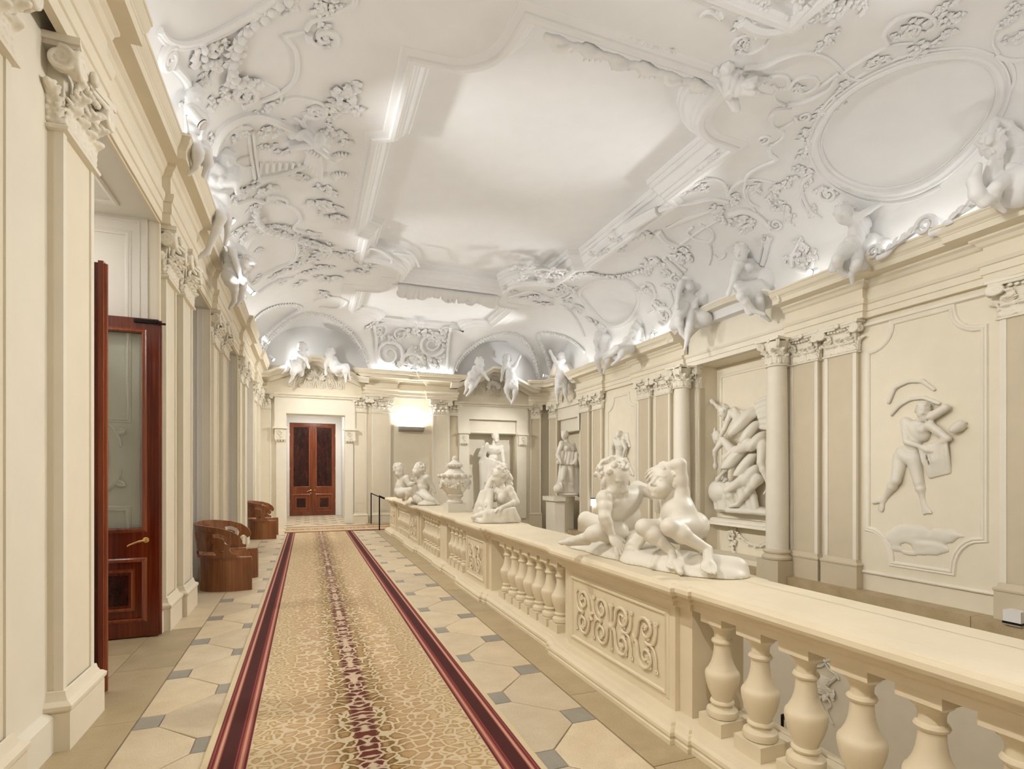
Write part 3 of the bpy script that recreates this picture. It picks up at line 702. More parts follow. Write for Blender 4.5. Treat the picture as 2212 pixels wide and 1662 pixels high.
def cap_mesh(w, name, rnd=False):
    """bell, astragal and abacus; the foliage and scrolls are a second mesh"""
    mb = MB(); h = CAPT - NECK; D = .10; c = Clay()
    if rnd:
        mb.lathe([(w / 2, 0), (w / 2 + .03, .01), (w / 2 + .035, .03), (w / 2 + .01, .045), (w / 2 - .005, .06), (w / 2, .3), (w / 2 + .03, .46), (w / 2 + .04, .50)], n=24)
        for row, (n_, L_, z) in enumerate(((8, .19, .05), (8, .30, .08))):
            for k in range(n_): a = 2 * pi * (k + .5 * row) / n_; cleaf(c, V((cos(a), sin(a), 0)) * (w / 2) + V((0, 0, z)), (cos(a), sin(a), 0), (-sin(a), cos(a), 0), L_, .125)
        for sx in (-1, 1):
            for sy in (-1, 1): d = V((sx, sy, 0)).normalized(); cvol(c, d * (w / 2 + .10) + V((0, 0, h - .135)), d, (0, 0, 1), .075, 1); c.cap(d * (w / 2 - .05) + V((0, 0, h - .08)), d * (w / 2 + .09) + V((0, 0, h - .065)), .022, .02, .01)
        ww = w / 2 + .10
        mb.prism([(-ww, -ww), (0, -ww + .07), (ww, -ww), (ww - .07, 0), (ww, ww), (0, ww - .07), (-ww, ww), (-ww + .07, 0)], lambda u, v, d: (u, v, d), h - .05, h)
        for sx, sy in ((0, -1), (1, 0), (-1, 0), (0, 1)):
            for k in range(5): c.ball(V((sx, sy, 0)) * (ww - .06) + V((sy, sx, 0)) * (.022 * cos(k * 1.26)) + V((0, 0, h - .05 + .022 * sin(k * 1.26))), .022, .008)
    else:
        mb.box((-w / 2, -.0, 0), (w / 2, D, h)); mb.sweep([(-w / 2, D), (-w / 2, 0), (w / 2, 0), (w / 2, D)], [(0, 0), (.03, .005), (.035, .025), (.01, .045), (0, .05)])
        for n_, L_, z, off in ((4, .17, .045, 0), (3, .27, .06, 0)):
            for k in range(n_): cleaf(c, (((k + .5) / n_ - .5) * w, 0, z), (0, -1, 0), (1, 0, 0), L_, w / n_ * .95)
        for sx in (-1, 1):
            cleaf(c, (sx * w / 2, .05, .05), (sx, 0, 0), (0, 1, 0), .25, .12)
            cvol(c, (sx * (w / 2 + .005), -.075, h - .145), (1, 0, 0), (0, 0, 1), .082, sx); cvol(c, (sx * (w / 2 + .065), -.01, h - .145), (0, -1, 0), (0, 0, 1), .075, 1)
            c.cap((sx * w * .12, -.05, h - .08), (sx * (w / 2), -.085, h - .07), .018, .02, .01); cleaf(c, (sx * w * .30, -.03, h - .30), (sx * .4, -1, 0), (1, 0, 0), .14, .07)
        for k in range(7): t = (k / 6 - .5) * w * .62; c.ball((t, -.05, h - .115 - .02 * cos(t * 8)), .024, .008)
        ww = w / 2 + .09
        mb.prism([(-ww, -.115), (-w * .2, -.065), (w * .2, -.065), (ww, -.115), (ww, D), (-ww, D)], lambda u, v, d: (u, v, d), h - .045, h)
        mb.prism([(-ww + .02, -.10), (-w * .2, -.05), (w * .2, -.05), (ww - .02, -.10), (ww - .02, D), (-ww + .02, D)], lambda u, v, d: (u, v, d), h - .07, h - .045)
        for k in range(6): c.ball((.026 * cos(k * 1.05), -.085, h - .035 + .026 * sin(k * 1.05)), .022, .008)
        c.ball((0, -.095, h - .035), .02, .008)
    return mb.mesh(name, 'ivory', .9), c.mesh(.0085, 'acanthus', 'ivory')
CAPM, CAPL = cap_mesh(.54, 'capital'); CAPR, CAPRL = cap_mesh(.40, 'capital', True)
def base_mesh(w, z0, zt, dep):
    mb = MB(); e = .05
    mb.box((-w / 2 - e, -e, z0), (w / 2 + e, dep, zt))
    mb.sweep([(-w / 2, dep), (-w / 2, 0), (w / 2, 0), (w / 2, dep)], [(0, zt - .01), (e - .005, zt), (e + .01, zt + .02), (e + .012, zt + .045), (e - .008, zt + .065), (.03, zt + .07), (.018, zt + .095), (.012, zt + .125), (0, zt + .13)])
    return mb
PN = 0
def pilaster(parent, c, rot, w, z0, zt, mat='tan', dep=.2, strip=True, lower=0):
    """shaft (a sunk face between two narrow raised margins), base and capital"""
    mb = MB(); m_ = w * .10
    mb.box((-w / 2, .012, zt + .1), (w / 2, dep, NECK + .02))
    p = mb.build('pilaster', mat, parent, smooth=False); p.location = (c[0], c[1], 0); p.rotation_euler = (0, 0, rot)
    ed = MB()
    for sx in (-1, 1): ed.box((min(sx * (w / 2 + .004), sx * (w / 2 - m_)), 0, zt + .1), (max(sx * (w / 2 + .004), sx * (w / 2 - m_)), .05, NECK + .015))
    ed.build('margin', 'ivory', p, smooth=False)
    base_mesh(w, z0, zt, dep).build('base_moulding', 'cream' if mat != 'tan' else 'tan', p, ang=.5)
    cp = link('capital', CAPM, p, (0, 0, NECK)); cp.scale = (w / .54, 1, 1); cp = link('acanthus', CAPL, p, (0, 0, NECK)); cp.scale = (w / .54, 1, 1)
    return p
for i, (a, b_) in enumerate(LPIL):
    pilaster(wall_left, (-1.475 if i % 2 == 0 else -1.455 if i == 1 else -1.43, (a + b_) / 2), pi / 2, b_ - a, 0, .24, 'cream')
for a, b_ in ((3.90, 4.66), (6.80, 7.42), (7.58, 8.20), (12.10, 12.78), (13.02, 13.62), (15.72, 16.35), (16.60, 17.26), (.2, .9)):
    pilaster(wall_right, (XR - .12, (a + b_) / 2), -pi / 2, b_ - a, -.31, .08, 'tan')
for a, b_ in ((8.30, 8.62), (11.12, 11.44)):         # responds standing behind the columns
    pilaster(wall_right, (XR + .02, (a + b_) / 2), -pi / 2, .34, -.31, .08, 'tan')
for a, b_ in ((2.14, 2.80), (4.34, 4.98)): pilaster(wall_end, ((a + b_) / 2, YE - .10), 0, b_ - a, 0, .24, 'cream')
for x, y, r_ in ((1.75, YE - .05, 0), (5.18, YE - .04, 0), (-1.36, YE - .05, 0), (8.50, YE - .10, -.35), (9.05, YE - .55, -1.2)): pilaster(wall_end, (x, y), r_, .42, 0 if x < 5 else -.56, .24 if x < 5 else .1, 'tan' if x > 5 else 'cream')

# round columns beside the niche
def column(y, label):
    c = thing('column', label, 'column', (XR - .30, y, -.56))
    MB().box((-.27, -.27, 0), (.27, .27, .56)).build('plinth', 'tan', c, smooth=False)
    MB().lathe([(.26, .56), (.285, .58), (.29, .62), (.27, .65), (.24, .665), (.235, .69), (.26, .71), (.262, .74), (.235, .76), (.215, .78)], n=32).build('base', 'tan', c)
    MB().lathe([(.215, .78)] + [(.215 - .03 * (t / 10) ** 2, .78 + (NECK + .56 - .78) * t / 10) for t in range(11)], n=32).build('shaft', 'ivory', c)
    cp = link('capital', CAPR, c, (0, 0, NECK + .56)); link('acanthus', CAPRL, cp)
    return c
column(8.36, 'round ivory column at the near side of the niche with the wrestling relief')
column(11.36, 'round ivory column at the far side of the niche with the wrestling relief')

# ------------------------------------------------------------------ floor: octagon stones, slate squares, border slabs
mb = MB(); mb.box((-3.4, YN, -.3), (2.74, 24.2, -.012)); mb.box((2.74, YN, -.3), (2.95, 16.9, -.012))
floor = struct(mb.build('floor', 'mortar', smooth=False))
DX, DY, SQ = .4857, .9714, .105
X0, X1 = -1.125, 1.93                                # edges of the patterned field
def clip(poly, x, keep):
    out = []
    for i, (a, b_) in enumerate(zip(poly, poly[1:] + poly[:1])):
        ina, inb = keep(a[0]), keep(b_[0])
        if ina: out.append(a)
        if ina != inb: t = (x - a[0]) / (b_[0] - a[0]); out.append((x, a[1] + (b_[1] - a[1]) * t))
    return out
def tile(name, poly, mat, c):
    poly = clip(poly, X0, lambda v: v >= X0); poly = clip(poly, X1, lambda v: v <= X1) if poly else poly
    if len(poly) < 3: return
    cx = sum(p[0] for p in poly) / len(poly); cy = sum(p[1] for p in poly) / len(poly)
    q = [((x - cx) * (1 - .004 / max(.05, abs(x - cx))), (y - cy) * (1 - .004 / max(.05, abs(y - cy)))) for x, y in poly]
    mb = MB(); n = len(q); e = .003
    vs = [(x, y, -.02) for x, y in q] + [(x, y, -e) for x, y in q] + [(x * (1 - e / max(.05, abs(x))), y * (1 - e / max(.05, abs(y))), 0) for x, y in q]
    fs = [(i, (i + 1) % n, (i + 1) % n + n, i + n) for i in range(n)] + [(i + n, (i + 1) % n + n, (i + 1) % n + 2 * n, i + 2 * n) for i in range(n)] + [tuple(range(2 * n, 3 * n))]
    mb.add(vs, fs); mb.build(name, mat, floor, smooth=False, loc=(cx, cy, random.uniform(-.0012, .0008)))
R_, r_ = DX - SQ, SQ
for i in range(7):
    cx = -1.07 + DX * i
    for j in range(-2, 20):
        for half in (0, 1):
            cy = 3.96 + DY * (j + half * .5)
            if cy > 19.6 or cy < .6: continue
            is_sl = (i % 2 == 1) == (half == 0)
            if is_sl:
                if -.50 < cx < 1.2: continue          # lies wholly under the runner
                tile('slate_tile', [(cx - r_, cy - r_), (cx + r_, cy - r_), (cx + r_, cy + r_), (cx - r_, cy + r_)], 'slate', None)
            else:
                if .0 < cx < .75 and cy < 17: continue
                tile('floor_stone', [(cx + R_, cy - r_), (cx + R_, cy + r_), (cx + r_, cy + R_), (cx - r_, cy + R_), (cx - R_, cy + r_), (cx - R_, cy - r_), (cx - r_, cy - R_), (cx + r_, cy - R_)], 'floor_stone', None)
def slab(x0, y0, x1, y1, mat='border_stone'):
    e = .0025; cx, cy = (x0 + x1) / 2, (y0 + y1) / 2
    MB().box((x0 - cx + e, y0 - cy + e, -.02), (x1 - cx - e, y1 - cy - e, random.uniform(-.001, .001))).build('border_slab', mat, floor, smooth=False, loc=(cx, cy, 0))
y = .4
while y < 19.5:
    l = random.uniform(1.0, 1.5); slab(X1 + .003, y, 2.74, min(y + l, 19.8)); y += l
y = 1.2
while y < 19.6:
    l = random.uniform(.9, 1.4); slab(XL - .05, y, X0 - .003, min(y + l, 19.8), 'floor_stone' if random.random() < .6 else 'border_stone'); y += l
for a, b_ in LOPEN:
    for k in range(3): slab(-3.4, a + (b_ - a) * k / 3, XL - .05, a + (b_ - a) * (k + 1) / 3)
for k in range(8):
    for q in range(3): slab(DOOR[0] - .1 + .7 * q, 19.8 + .53 * k, DOOR[0] + .6 + .7 * q, 20.33 + .53 * k, 'floor_stone')
    if k % 1 == 0:
        for q in range(3):
            MB().box((-.09, -.09, -.01), (.09, .09, .004)).build('slate_tile', 'slate', floor, smooth=False, loc=(DOOR[0] + .35 + .62 * q + (.3 if k % 2 else 0), 20.06 + .53 * k, 0))

# ------------------------------------------------------------------ runner carpet
car = thing('carpet_runner', 'long leopard patterned runner with dark red border stripes along the gallery floor', 'carpet', (.365, 0, 0))
def rug(name, hw, l0, l1, parent, loc, rz):
    mb = MB(); n = 24; prof = [(-hw, .002), (-hw + .008, .012), (hw - .008, .012), (hw, .002)]
    vs = [(x, l0 + (l1 - l0) * k / n, z) for k in range(n + 1) for x, z in prof]
    fs = [(k * 4 + i, k * 4 + i + 1, (k + 1) * 4 + i + 1, (k + 1) * 4 + i) for k in range(n) for i in range(3)] + [(3, 2, 1, 0), tuple(n * 4 + i for i in range(4))]
    o = mb.add(vs, fs).build(name, 'runner_carpet', parent, loc=loc); o.rotation_euler = (0, 0, rz); return o
rug('runner', .965, -4, 17.05, car, (0, 0, 0), 0)
rug('runner_turn', .90, -2.35, 1.0, car, (0, 18.0, 0.001), pi / 2)
st_ = MB()
for k in range(8): st_.box((2.24 + .33 * k, 17.15, -.17 * (k + 1) - .0), (2.24 + .33 * (k + 1) + .01, 18.85, -.17 * (k + 1) + .012))
stc = tag(st_.build('stair_carpet', 'red_carpet', None, smooth=False), 'red carpet going down the stairs behind the far end of the balustrade', 'carpet')

# ------------------------------------------------------------------ balustrade
BX = 2.58                                            # rail centre line
bal = thing('balustrade', 'long cream stone balustrade with urn-shaped balusters beside the runner', 'balustrade')
PED = [(2.97, 4.65, 1), (7.10, 8.20, 1), (9.50, 10.10, 0), (12.0, 13.2, 1), (15.3, 16.5, 1)]
hw_run, hw_sub, hw_ped = .24, .265, .30
fr = [(-hw_run, -1.2)]
for a, b_, big in PED:
    if big: fr += [(-hw_run, a - .13), (-hw_sub, a - .13), (-hw_sub, a), (-hw_ped, a), (-hw_ped, b_), (-hw_sub, b_), (-hw_sub, b_ + .13), (-hw_run, b_ + .13)]
    else: fr += [(-hw_run, a), (-hw_sub, a), (-hw_sub, b_), (-hw_run, b_)]
fr = fr[:-1]
fr[-1] = (-hw_sub, 16.6)
loop = [(BX + x, y) for x, y in fr] + [(BX - x, y) for x, y in reversed(fr)]
loop = loop[::-1]                                     # orientation so that 'right of travel' points outwards
RAIL = [(-.05, .86), (.0, .86), (.0, .90), (.012, .905), (.03, .92), (.03, .94), (.06, .952), (.085, .965), (.096, .985), (.092, 1.01), (.075, 1.024), (.068, 1.026), (.062, 1.034), (.0, 1.038), (-.12, 1.04)]
rail = MB().sweep(loop, RAIL, closed=True)
rail.prism([(BX - .2, -1.2), (BX + .2, -1.2), (BX + .2, 16.6), (BX - .2, 16.6)], lambda u, v, d: (u, v, d), .87, 1.039)
rail.build('handrail', 'stone', bal, ang=.35)
BASE = [(.10, 0), (.10, .028), (.088, .034), (.098, .055), (.094, .075), (.076, .092), (.06, .098), (.05, .115), (.02, .13), (-.06, .14)]
bb = MB().sweep(loop, BASE, closed=True); bb.prism([(BX - .2, -1.2), (BX + .2, -1.2), (BX + .2, 16.6), (BX - .2, 16.6)], lambda u, v, d: (u, v, d), .0, .138)
bb.build('base_course', 'stone', bal, ang=.35)
prof = [(.072, .085), (.092, .095), (.097, .115), (.092, .135), (.078, .142), (.062, .150), (.058, .165), (.070, .170), (.074, .18), (.070, .19), (.060, .195), (.066, .215), (.086, .26), (.100, .31), (.105, .345), (.104, .362), (.098, .375),
        (.088, .385), (.084, .395), (.070, .42), (.058, .46), (.052, .50), (.050, .535), (.050, .545), (.060, .55), (.066, .562), (.060, .575), (.050, .58), (.049, .60), (.051, .62), (.056, .628), (.060, .640), (.076, .652), (.083, .665), (.080, .675)]
bm_ = MB().lathe(prof, n=24); bm_.box((-.10, -.10, 0), (.10, .10, .09)); bm_.box((-.092, -.092, .672), (.092, .092, .735))
BALM = bm_.mesh('baluster', 'stone', .5)
for ylist in ([2.70 - .305 * k for k in range(11)], [5.00 + .262 * k for k in range(7)], [8.55 + .262 * k for k in range(4)], [10.32 + .262 * k for k in range(6)], [13.52 + .262 * k for k in range(7)]):
    for y in ylist: link('baluster', BALM, bal, (BX - .13, y, .132))
    for y in ylist: link('baluster', BALM, bal, (BX + .13, y, .132)) if False else None

def rinceau(mb, w_, h_, fn, dens=2):
    """mirrored vine scrolls in a panel w_ x h_; fn(u, v, d) -> 3D"""
    def vine(pts, r0, r1):
        n = len(pts); mb.tube([fn(u, v, .012) for u, v in pts], [r0 + (r1 - r0) * i / (n - 1) for i in range(n)], 6)
    def bud(u, v, a, s_):
        p0, p1 = V(fn(u, v, .006)), V(fn(u + cos(a) * .1, v + sin(a) * .1, .006)); nn = (V(fn(u, v, 1)) - V(fn(u, v, 0))).normalized()
        for da in (-.7, 0, .7):
            q = V(fn(u + cos(a + da) * .1, v + sin(a + da) * .1, .006)); leaf(mb, p0, q - p0, nn, s_, s_ * .5, .8, 2, .3)
        mb.ball(V(fn(u, v, .012)), s_ * .25, 6, 4)
    rr = .0155 * (h_ / .5) ** .5
    vine([(0, -h_ * .46), (0, h_ * .40)], rr, rr); bud(0, h_ * .34, pi / 2, h_ * .14); bud(0, -h_ * .4, -pi / 2, h_ * .1)
    mb.ball(V(fn(0, 0, .01)), rr * 2, 8, 5)
    n = max(1, round(w_ / h_ * .62)); cell = w_ * .5 / n
    for s in (-1, 1):
        for k in range(n):
            u0 = cell * (k + .5); R = min(cell, h_) * .44
            for t in (1, -1):
                cyv = t * h_ * .24
                sp_ = spiral2(s * u0, cyv, h_ * .225, .02, (pi if s > 0 else 0) + (0 if t > 0 else 0), -s * t * 1.35, 30)
                vine(sp_, rr, rr * .5); bud(sp_[-1][0], sp_[-1][1], RNG.rand() * 6.28, h_ * .13)
                for q in (8, 15): bud(sp_[q][0], sp_[q][1], atan2(sp_[q][1] - cyv, sp_[q][0] - s * u0), h_ * .085)
                vine(bez((s * (u0 - cell * .5), -t * h_ * .08), (s * (u0 - cell * .3), t * h_ * .1), (s * (u0 - h_ * .26), t * h_ * .1), (s * u0 - s * h_ * .225, cyv)), rr, rr)
                vine(bez((s * u0, cyv - t * h_ * .22), (s * (u0 + cell * .3), cyv - t * h_ * .3), (s * (u0 + cell * .45), t * h_ * .1), (s * (u0 + cell * .42), t * h_ * .38)), rr * .8, rr * .4)
                bud(s * (u0 + cell * .42), t * h_ * .38, t * pi / 2, h_ * .10)
def frame_rect(mb, u0, v0, u1, v1, prof, fn): mb.sweep([(u0, v0), (u0, v1), (u1, v1), (u1, v0)], prof, fn, closed=True)
for a, b_, big in PED:
    hw = hw_ped - .05 if big else hw_sub - .05
    p = MB(); p.box((BX - hw, a + .04, .12), (BX + hw, b_ - .04, .88))
    if big: p.box((BX - hw + .035, a - .09, .12), (BX + hw - .035, b_ + .09, .88))
    pd = p.build('pedestal', 'stone', bal, smooth=False)
    if big:
        xf = BX - hw; cy, w_, h_ = (a + b_) / 2, (b_ - a) - .30, .52; cz = .505
        fn = lambda u, v, d, xf=xf, cy=cy, cz=cz: (xf - d, cy - u, cz + v)
        fm = MB(); frame_rect(fm, -w_ / 2, -h_ / 2, w_ / 2, h_ / 2, [(.0, .0), (.0, .004), (-.008, .016), (-.02, .018), (-.026, .008), (-.045, .006), (-.05, .0)], fn)
        fm.build('panel_frame', 'stone', pd, ang=.4)
        rm = MB(); rinceau(rm, w_ - .12, h_ - .10, fn); rm.build('panel_relief', 'stone', pd, ang=1.0)
        if a > 15:                                     # the end block also carries a narrow panel towards the gallery
            pass

# ------------------------------------------------------------------ doors
def box_panel(mb, fn, u0, v0, u1, v1, d0, d1): mb.prism([(u0, v0), (u1, v0), (u1, v1), (u0, v1)], fn, d0, d1)
PROFM = [(.0, .0), (.0, .014), (-.012, .02), (-.03, .014), (-.038, .004), (-.045, .0)]
def door_leaf(parent, fn, w_, h_, glass, woodm, handle, z_mid=1.02, both=True):
    """u across the leaf, v up, d out of its face; stiles and rails, upper pane or dark panel, lower panel, mouldings, handle"""
    st, T = .15, .055
    mb = MB(); zt0, zt1, zb0, zb1 = z_mid + .16, h_ - .16, .20, z_mid - .20
    for u0, u1 in ((0, st), (w_ - st, w_)): box_panel(mb, fn, u0, 0, u1, h_, -T, 0)
    for v0, v1 in ((0, zb0), (zb1, zt0), (zt1, h_)): box_panel(mb, fn, st, v0, w_ - st, v1, -T, 0)
    lf = mb.build('door_leaf', woodm, parent, smooth=False)
    g = MB(); box_panel(g, fn, st, zt0, w_ - st, zt1, -T * .6, -T * .4); g.build('pane' if glass else 'upper_panel', 'door_glass' if glass else 'dark_panel', lf, smooth=False)
    g = MB(); box_panel(g, fn, st, zb0, w_ - st, zb1, -T * .7, -.018); g.build('lower_panel', woodm, lf, smooth=False)
    g = MB(); box_panel(g, fn, st + .13, zb0 + .14, w_ - st - .13, zb1 - .14, -.02, -.012); g.build('dark_inset', 'dark_panel', lf, smooth=False)
    g = MB(); frame_rect(g, st, zt0, w_ - st, zt1, PROFM, fn); frame_rect(g, st, zb0, w_ - st, zb1, PROFM, fn)
    frame_rect(g, st + .10, zb0 + .11, w_ - st - .10, zb1 - .11, [(0, -.018), (0, -.004), (-.012, .002), (-.03, -.002), (-.035, -.018)], fn); g.build('moulding', 'mahogany_light', lf, ang=.4)
    if handle:
        u, v, s = handle; g = MB()
        c0 = V(fn(u, v, 0)); nn = (V(fn(u, v, 1)) - c0).normalized()
        g.lathe([(.030, 0), (.030, .006), (.024, .010), (.014, .012), (.012, .045)], c0, 16, nn)
        g.tube([fn(u, v, .045), fn(u + s * .02, v - .002, .055), fn(u + s * .07, v - .015, .056), fn(u + s * .12, v - .034, .056), fn(u + s * .145, v - .045, .052), fn(u + s * .155, v - .055, .045)], [.011, .012, .011, .0105, .010, .009], 10)
        g.build('handle', 'brass', lf)
        if not glass:
            g = MB(); g.lathe([(.024, 0), (.024, .006), (.014, .010), (.0, .011)], fn(u, v - .12, 0), 14, nn); g.build('lock_escutcheon', 'brass', lf)
    return lf
d1 = setting('door_1')
fnA = lambda u, v, d: (-1.50 - u, 6.76 - d, v + .012)          # far leaf, face towards the camera
lfA = door_leaf(d1, fnA, .80, 3.40, True, 'mahogany', (.115, 1.03, 1), 1.0)
fnB = lambda u, v, d: (-1.52 - u, 5.16 - d, v + .012)          # near leaf, seen on its edge
lfB = door_leaf(d1, fnB, .80, 3.42, True, 'mahogany', (.115, 1.03, 1), 1.0)
g = MB(); g.box((-1.54, 5.10, .012), (-1.505, 5.20, 3.43)); g.tube([(-1.503, 5.15, .02), (-1.503, 5.15, 3.42)], .016, 8); g.build('meeting_bead', 'mahogany_light', lfB)
g = MB(); g.tube([(-1.488, 6.775, .02), (-1.488, 6.775, 3.40)], .018, 8); g.build('meeting_bead', 'mahogany', lfA)
g = MB(); g.box((-1.72, 6.735, 3.36), (-1.50, 6.758, 3.395)); g.box((-1.52, 6.735, 3.352), (-1.43, 6.752, 3.372)); g.build('closer_bar', 'black_metal', lfA, smooth=False)
g = MB(); g.box((-2.42, 4.90, 0), (-2.30, 5.02, 4.2)); g.box((-2.42, 6.72, 0), (-2.30, 6.85, 4.2)); g.box((-2.42, 4.90, 3.44), (-2.30, 6.85, 3.60)); g.build('door_frame', 'panel_white', d1, smooth=False)
d2 = setting('door_2')
EX0, EX1 = DOOR[0] - .02, DOOR[1] - .12
wd = (EX1 - EX0) / 2 - .004
fnC = lambda u, v, d: (EX0 + u, 24.02 - d, v + .012)
fnD = lambda u, v, d: (EX1 - u, 24.02 - d, v + .012)
lfC = door_leaf(d2, fnC, wd, 3.84, False, 'door_end_wood', (wd - .075, 1.05, -1), 1.05)
lfD = door_leaf(d2, fnD, wd, 3.84, False, 'door_end_wood', None, 1.05)
g = MB(); g.lathe([(.03, 0), (.03, .008), (.018, .012), (.03, .04), (.02, .055), (0, .057)], fnD(wd - .075, 1.05, 0), 14, (0, -1, 0)); g.build('knob', 'brass', lfD)
for fnX in (fnC, fnD):
    g = MB()
    for vz in (.55, 1.9, 3.3): g.tube([fnX(.005, vz, .01), fnX(.005, vz + .12, .01)], .012, 8)
    g.build('hinge', 'brass', d2)

# white panelled reveals of the left openings
def reveal(a, b_, far, nm):
    """panel mouldings and rosette on the far reveal (plane y = b_) of an opening in the left wall"""
    fn = lambda u, v, d: (XL - .12 - u, b_ - .005 - d, v)
    r = MB(); r.prism([(-.04, 0), (1.6, 0), (1.6, 4.51), (-.04, 4.51)], fn, 0, .012)
    o = r.build('reveal_panel', 'panel_white', wall_left, smooth=False)
    r = MB(); pf = [(0, .01), (0, .022), (-.012, .03), (-.025, .03), (-.035, .02), (-.05, .02), (-.06, .01)]
    frame_rect(r, .16, 2.35, 1.05, 4.30, pf, fn); frame_rect(r, .16, .28, 1.05, 1.35, pf, fn); frame_rect(r, .05, .05, 1.5, 4.45, [(0, .01), (0, .02), (-.02, .02), (-.02, .01)], fn)
    nn = V((0, -1, 0)); c0 = V(fn(.62, 1.92, .01))
    for rad in (.30, .24):
        r.tube([c0 + V((rad * cos(t), -.012, rad * sin(t))) for t in [2 * pi * k / 32 for k in range(33)]], .016, 6)
    for k in range(8): t = 2 * pi * k / 8; leaf(r, c0, V((cos(t), 0, sin(t))), nn, .19, .14, .5, 2, .25)
    for s in (1, -1):
        r.tube([fn(.62 - .42 * cos(t), 1.92 + s * .12 + s * .34 * sin(t), .018) for t in [pi * k / 16 for k in range(17)]], .013, 6)
        for k in (0, 1, 2, 3): t = pi * (k + .5) / 4; leaf(r, fn(.62 - .40 * cos(t), 1.92 + s * .12 + s * .36 * sin(t), .015), V((cos(t), 0, s * sin(t))), nn, .12, .08, .5, 2, .3)
    r.build('reveal_ornament', 'panel_white', wall_left, ang=.6)
    r = MB(); r.box((-3.35, a, 0), (-3.30, b_, 4.52)); r.box((-3.3, a, 0), (XL, a + .012, 4.52)); r.box((-3.3, a, 4.505), (XL, b_, 4.52)); r.build('reveal_lining', 'panel_white', wall_left, smooth=False)
    r = MB(); fs_ = lambda u, v, d: (XL - .25 - u, a + .3 + v, 4.505 - d)
    frame_rect(r, 0, 0, 1.2, b_ - a - .6, [(0, 0), (0, .02), (.02, .03), (.05, .02), (.06, 0)], fs_); r.build('soffit_frame', 'panel_white', wall_left, ang=.4)
    # architrave round the opening on the wall face
    r = MB(); r.sweep([(a - .0, 0), (a - .0, 4.485), (b_, 4.485), (b_, 0)], [(0, 0), (-.0, .03), (-.03, .035), (-.05, .02), (-.085, .02), (-.09, 0)], lambda u, v, d: (XL + d, u, v)); r.build('architrave', 'cream', wall_left, ang=.4)
for a, b_ in LOPEN: reveal(a, b_, True, '')
# skirting of the left wall
mb = MB(); y0 = YN
for a, b_ in LOPEN + [(YE, YE)]: mb.sweep([(XL, y0), (XL, a)], [(0, 0), (.05, 0), (.05, .22), (.04, .235), (.015, .25), (0, .255)]); y0 = b_
struct(mb.build('baseboard_left', 'ivory', ang=.4))

# ------------------------------------------------------------------ curved wooden benches
def curved_panel(outer, holes, fn, T, u_cuts):
    """flat outline with holes, cut into strips, bent by fn(u, v, d) and given thickness"""
    from mathutils.geometry import tessellate_polygon
    loops = [[V((u, v, 0)) for u, v in l] for l in [outer] + holes]; flatv = [p for l in loops for p in l]
    bm = bmesh.new(); vs = [bm.verts.new(p) for p in flatv]
    for t in tessellate_polygon(loops):
        try: bm.faces.new([vs[i] for i in t])
        except ValueError: pass
    for u in u_cuts:
        bmesh.ops.bisect_plane(bm, geom=bm.verts[:] + bm.edges[:] + bm.faces[:], plane_co=(u, 0, 0), plane_no=(1, 0, 0), dist=1e-6)
    bmesh.ops.recalc_face_normals(bm, faces=bm.faces[:])
    bm.verts.ensure_lookup_table(); mb = MB(); n = len(bm.verts)
    for v in bm.verts: v.index = v.index
    bm.verts.index_update()
    mb.v = [tuple(fn(v.co.x, v.co.y, -T / 2)) for v in bm.verts] + [tuple(fn(v.co.x, v.co.y, T / 2)) for v in bm.verts]
    for f in bm.faces:
        ix = [v.index for v in f.verts]; mb.f.append(tuple(ix)); mb.f.append(tuple(i + n for i in reversed(ix)))
    for e in bm.edges:
        if len(e.link_faces) == 1: a, b_ = e.verts[0].index, e.verts[1].index; mb.f.append((a, b_, b_ + n, a + n))
    bm.free(); return mb
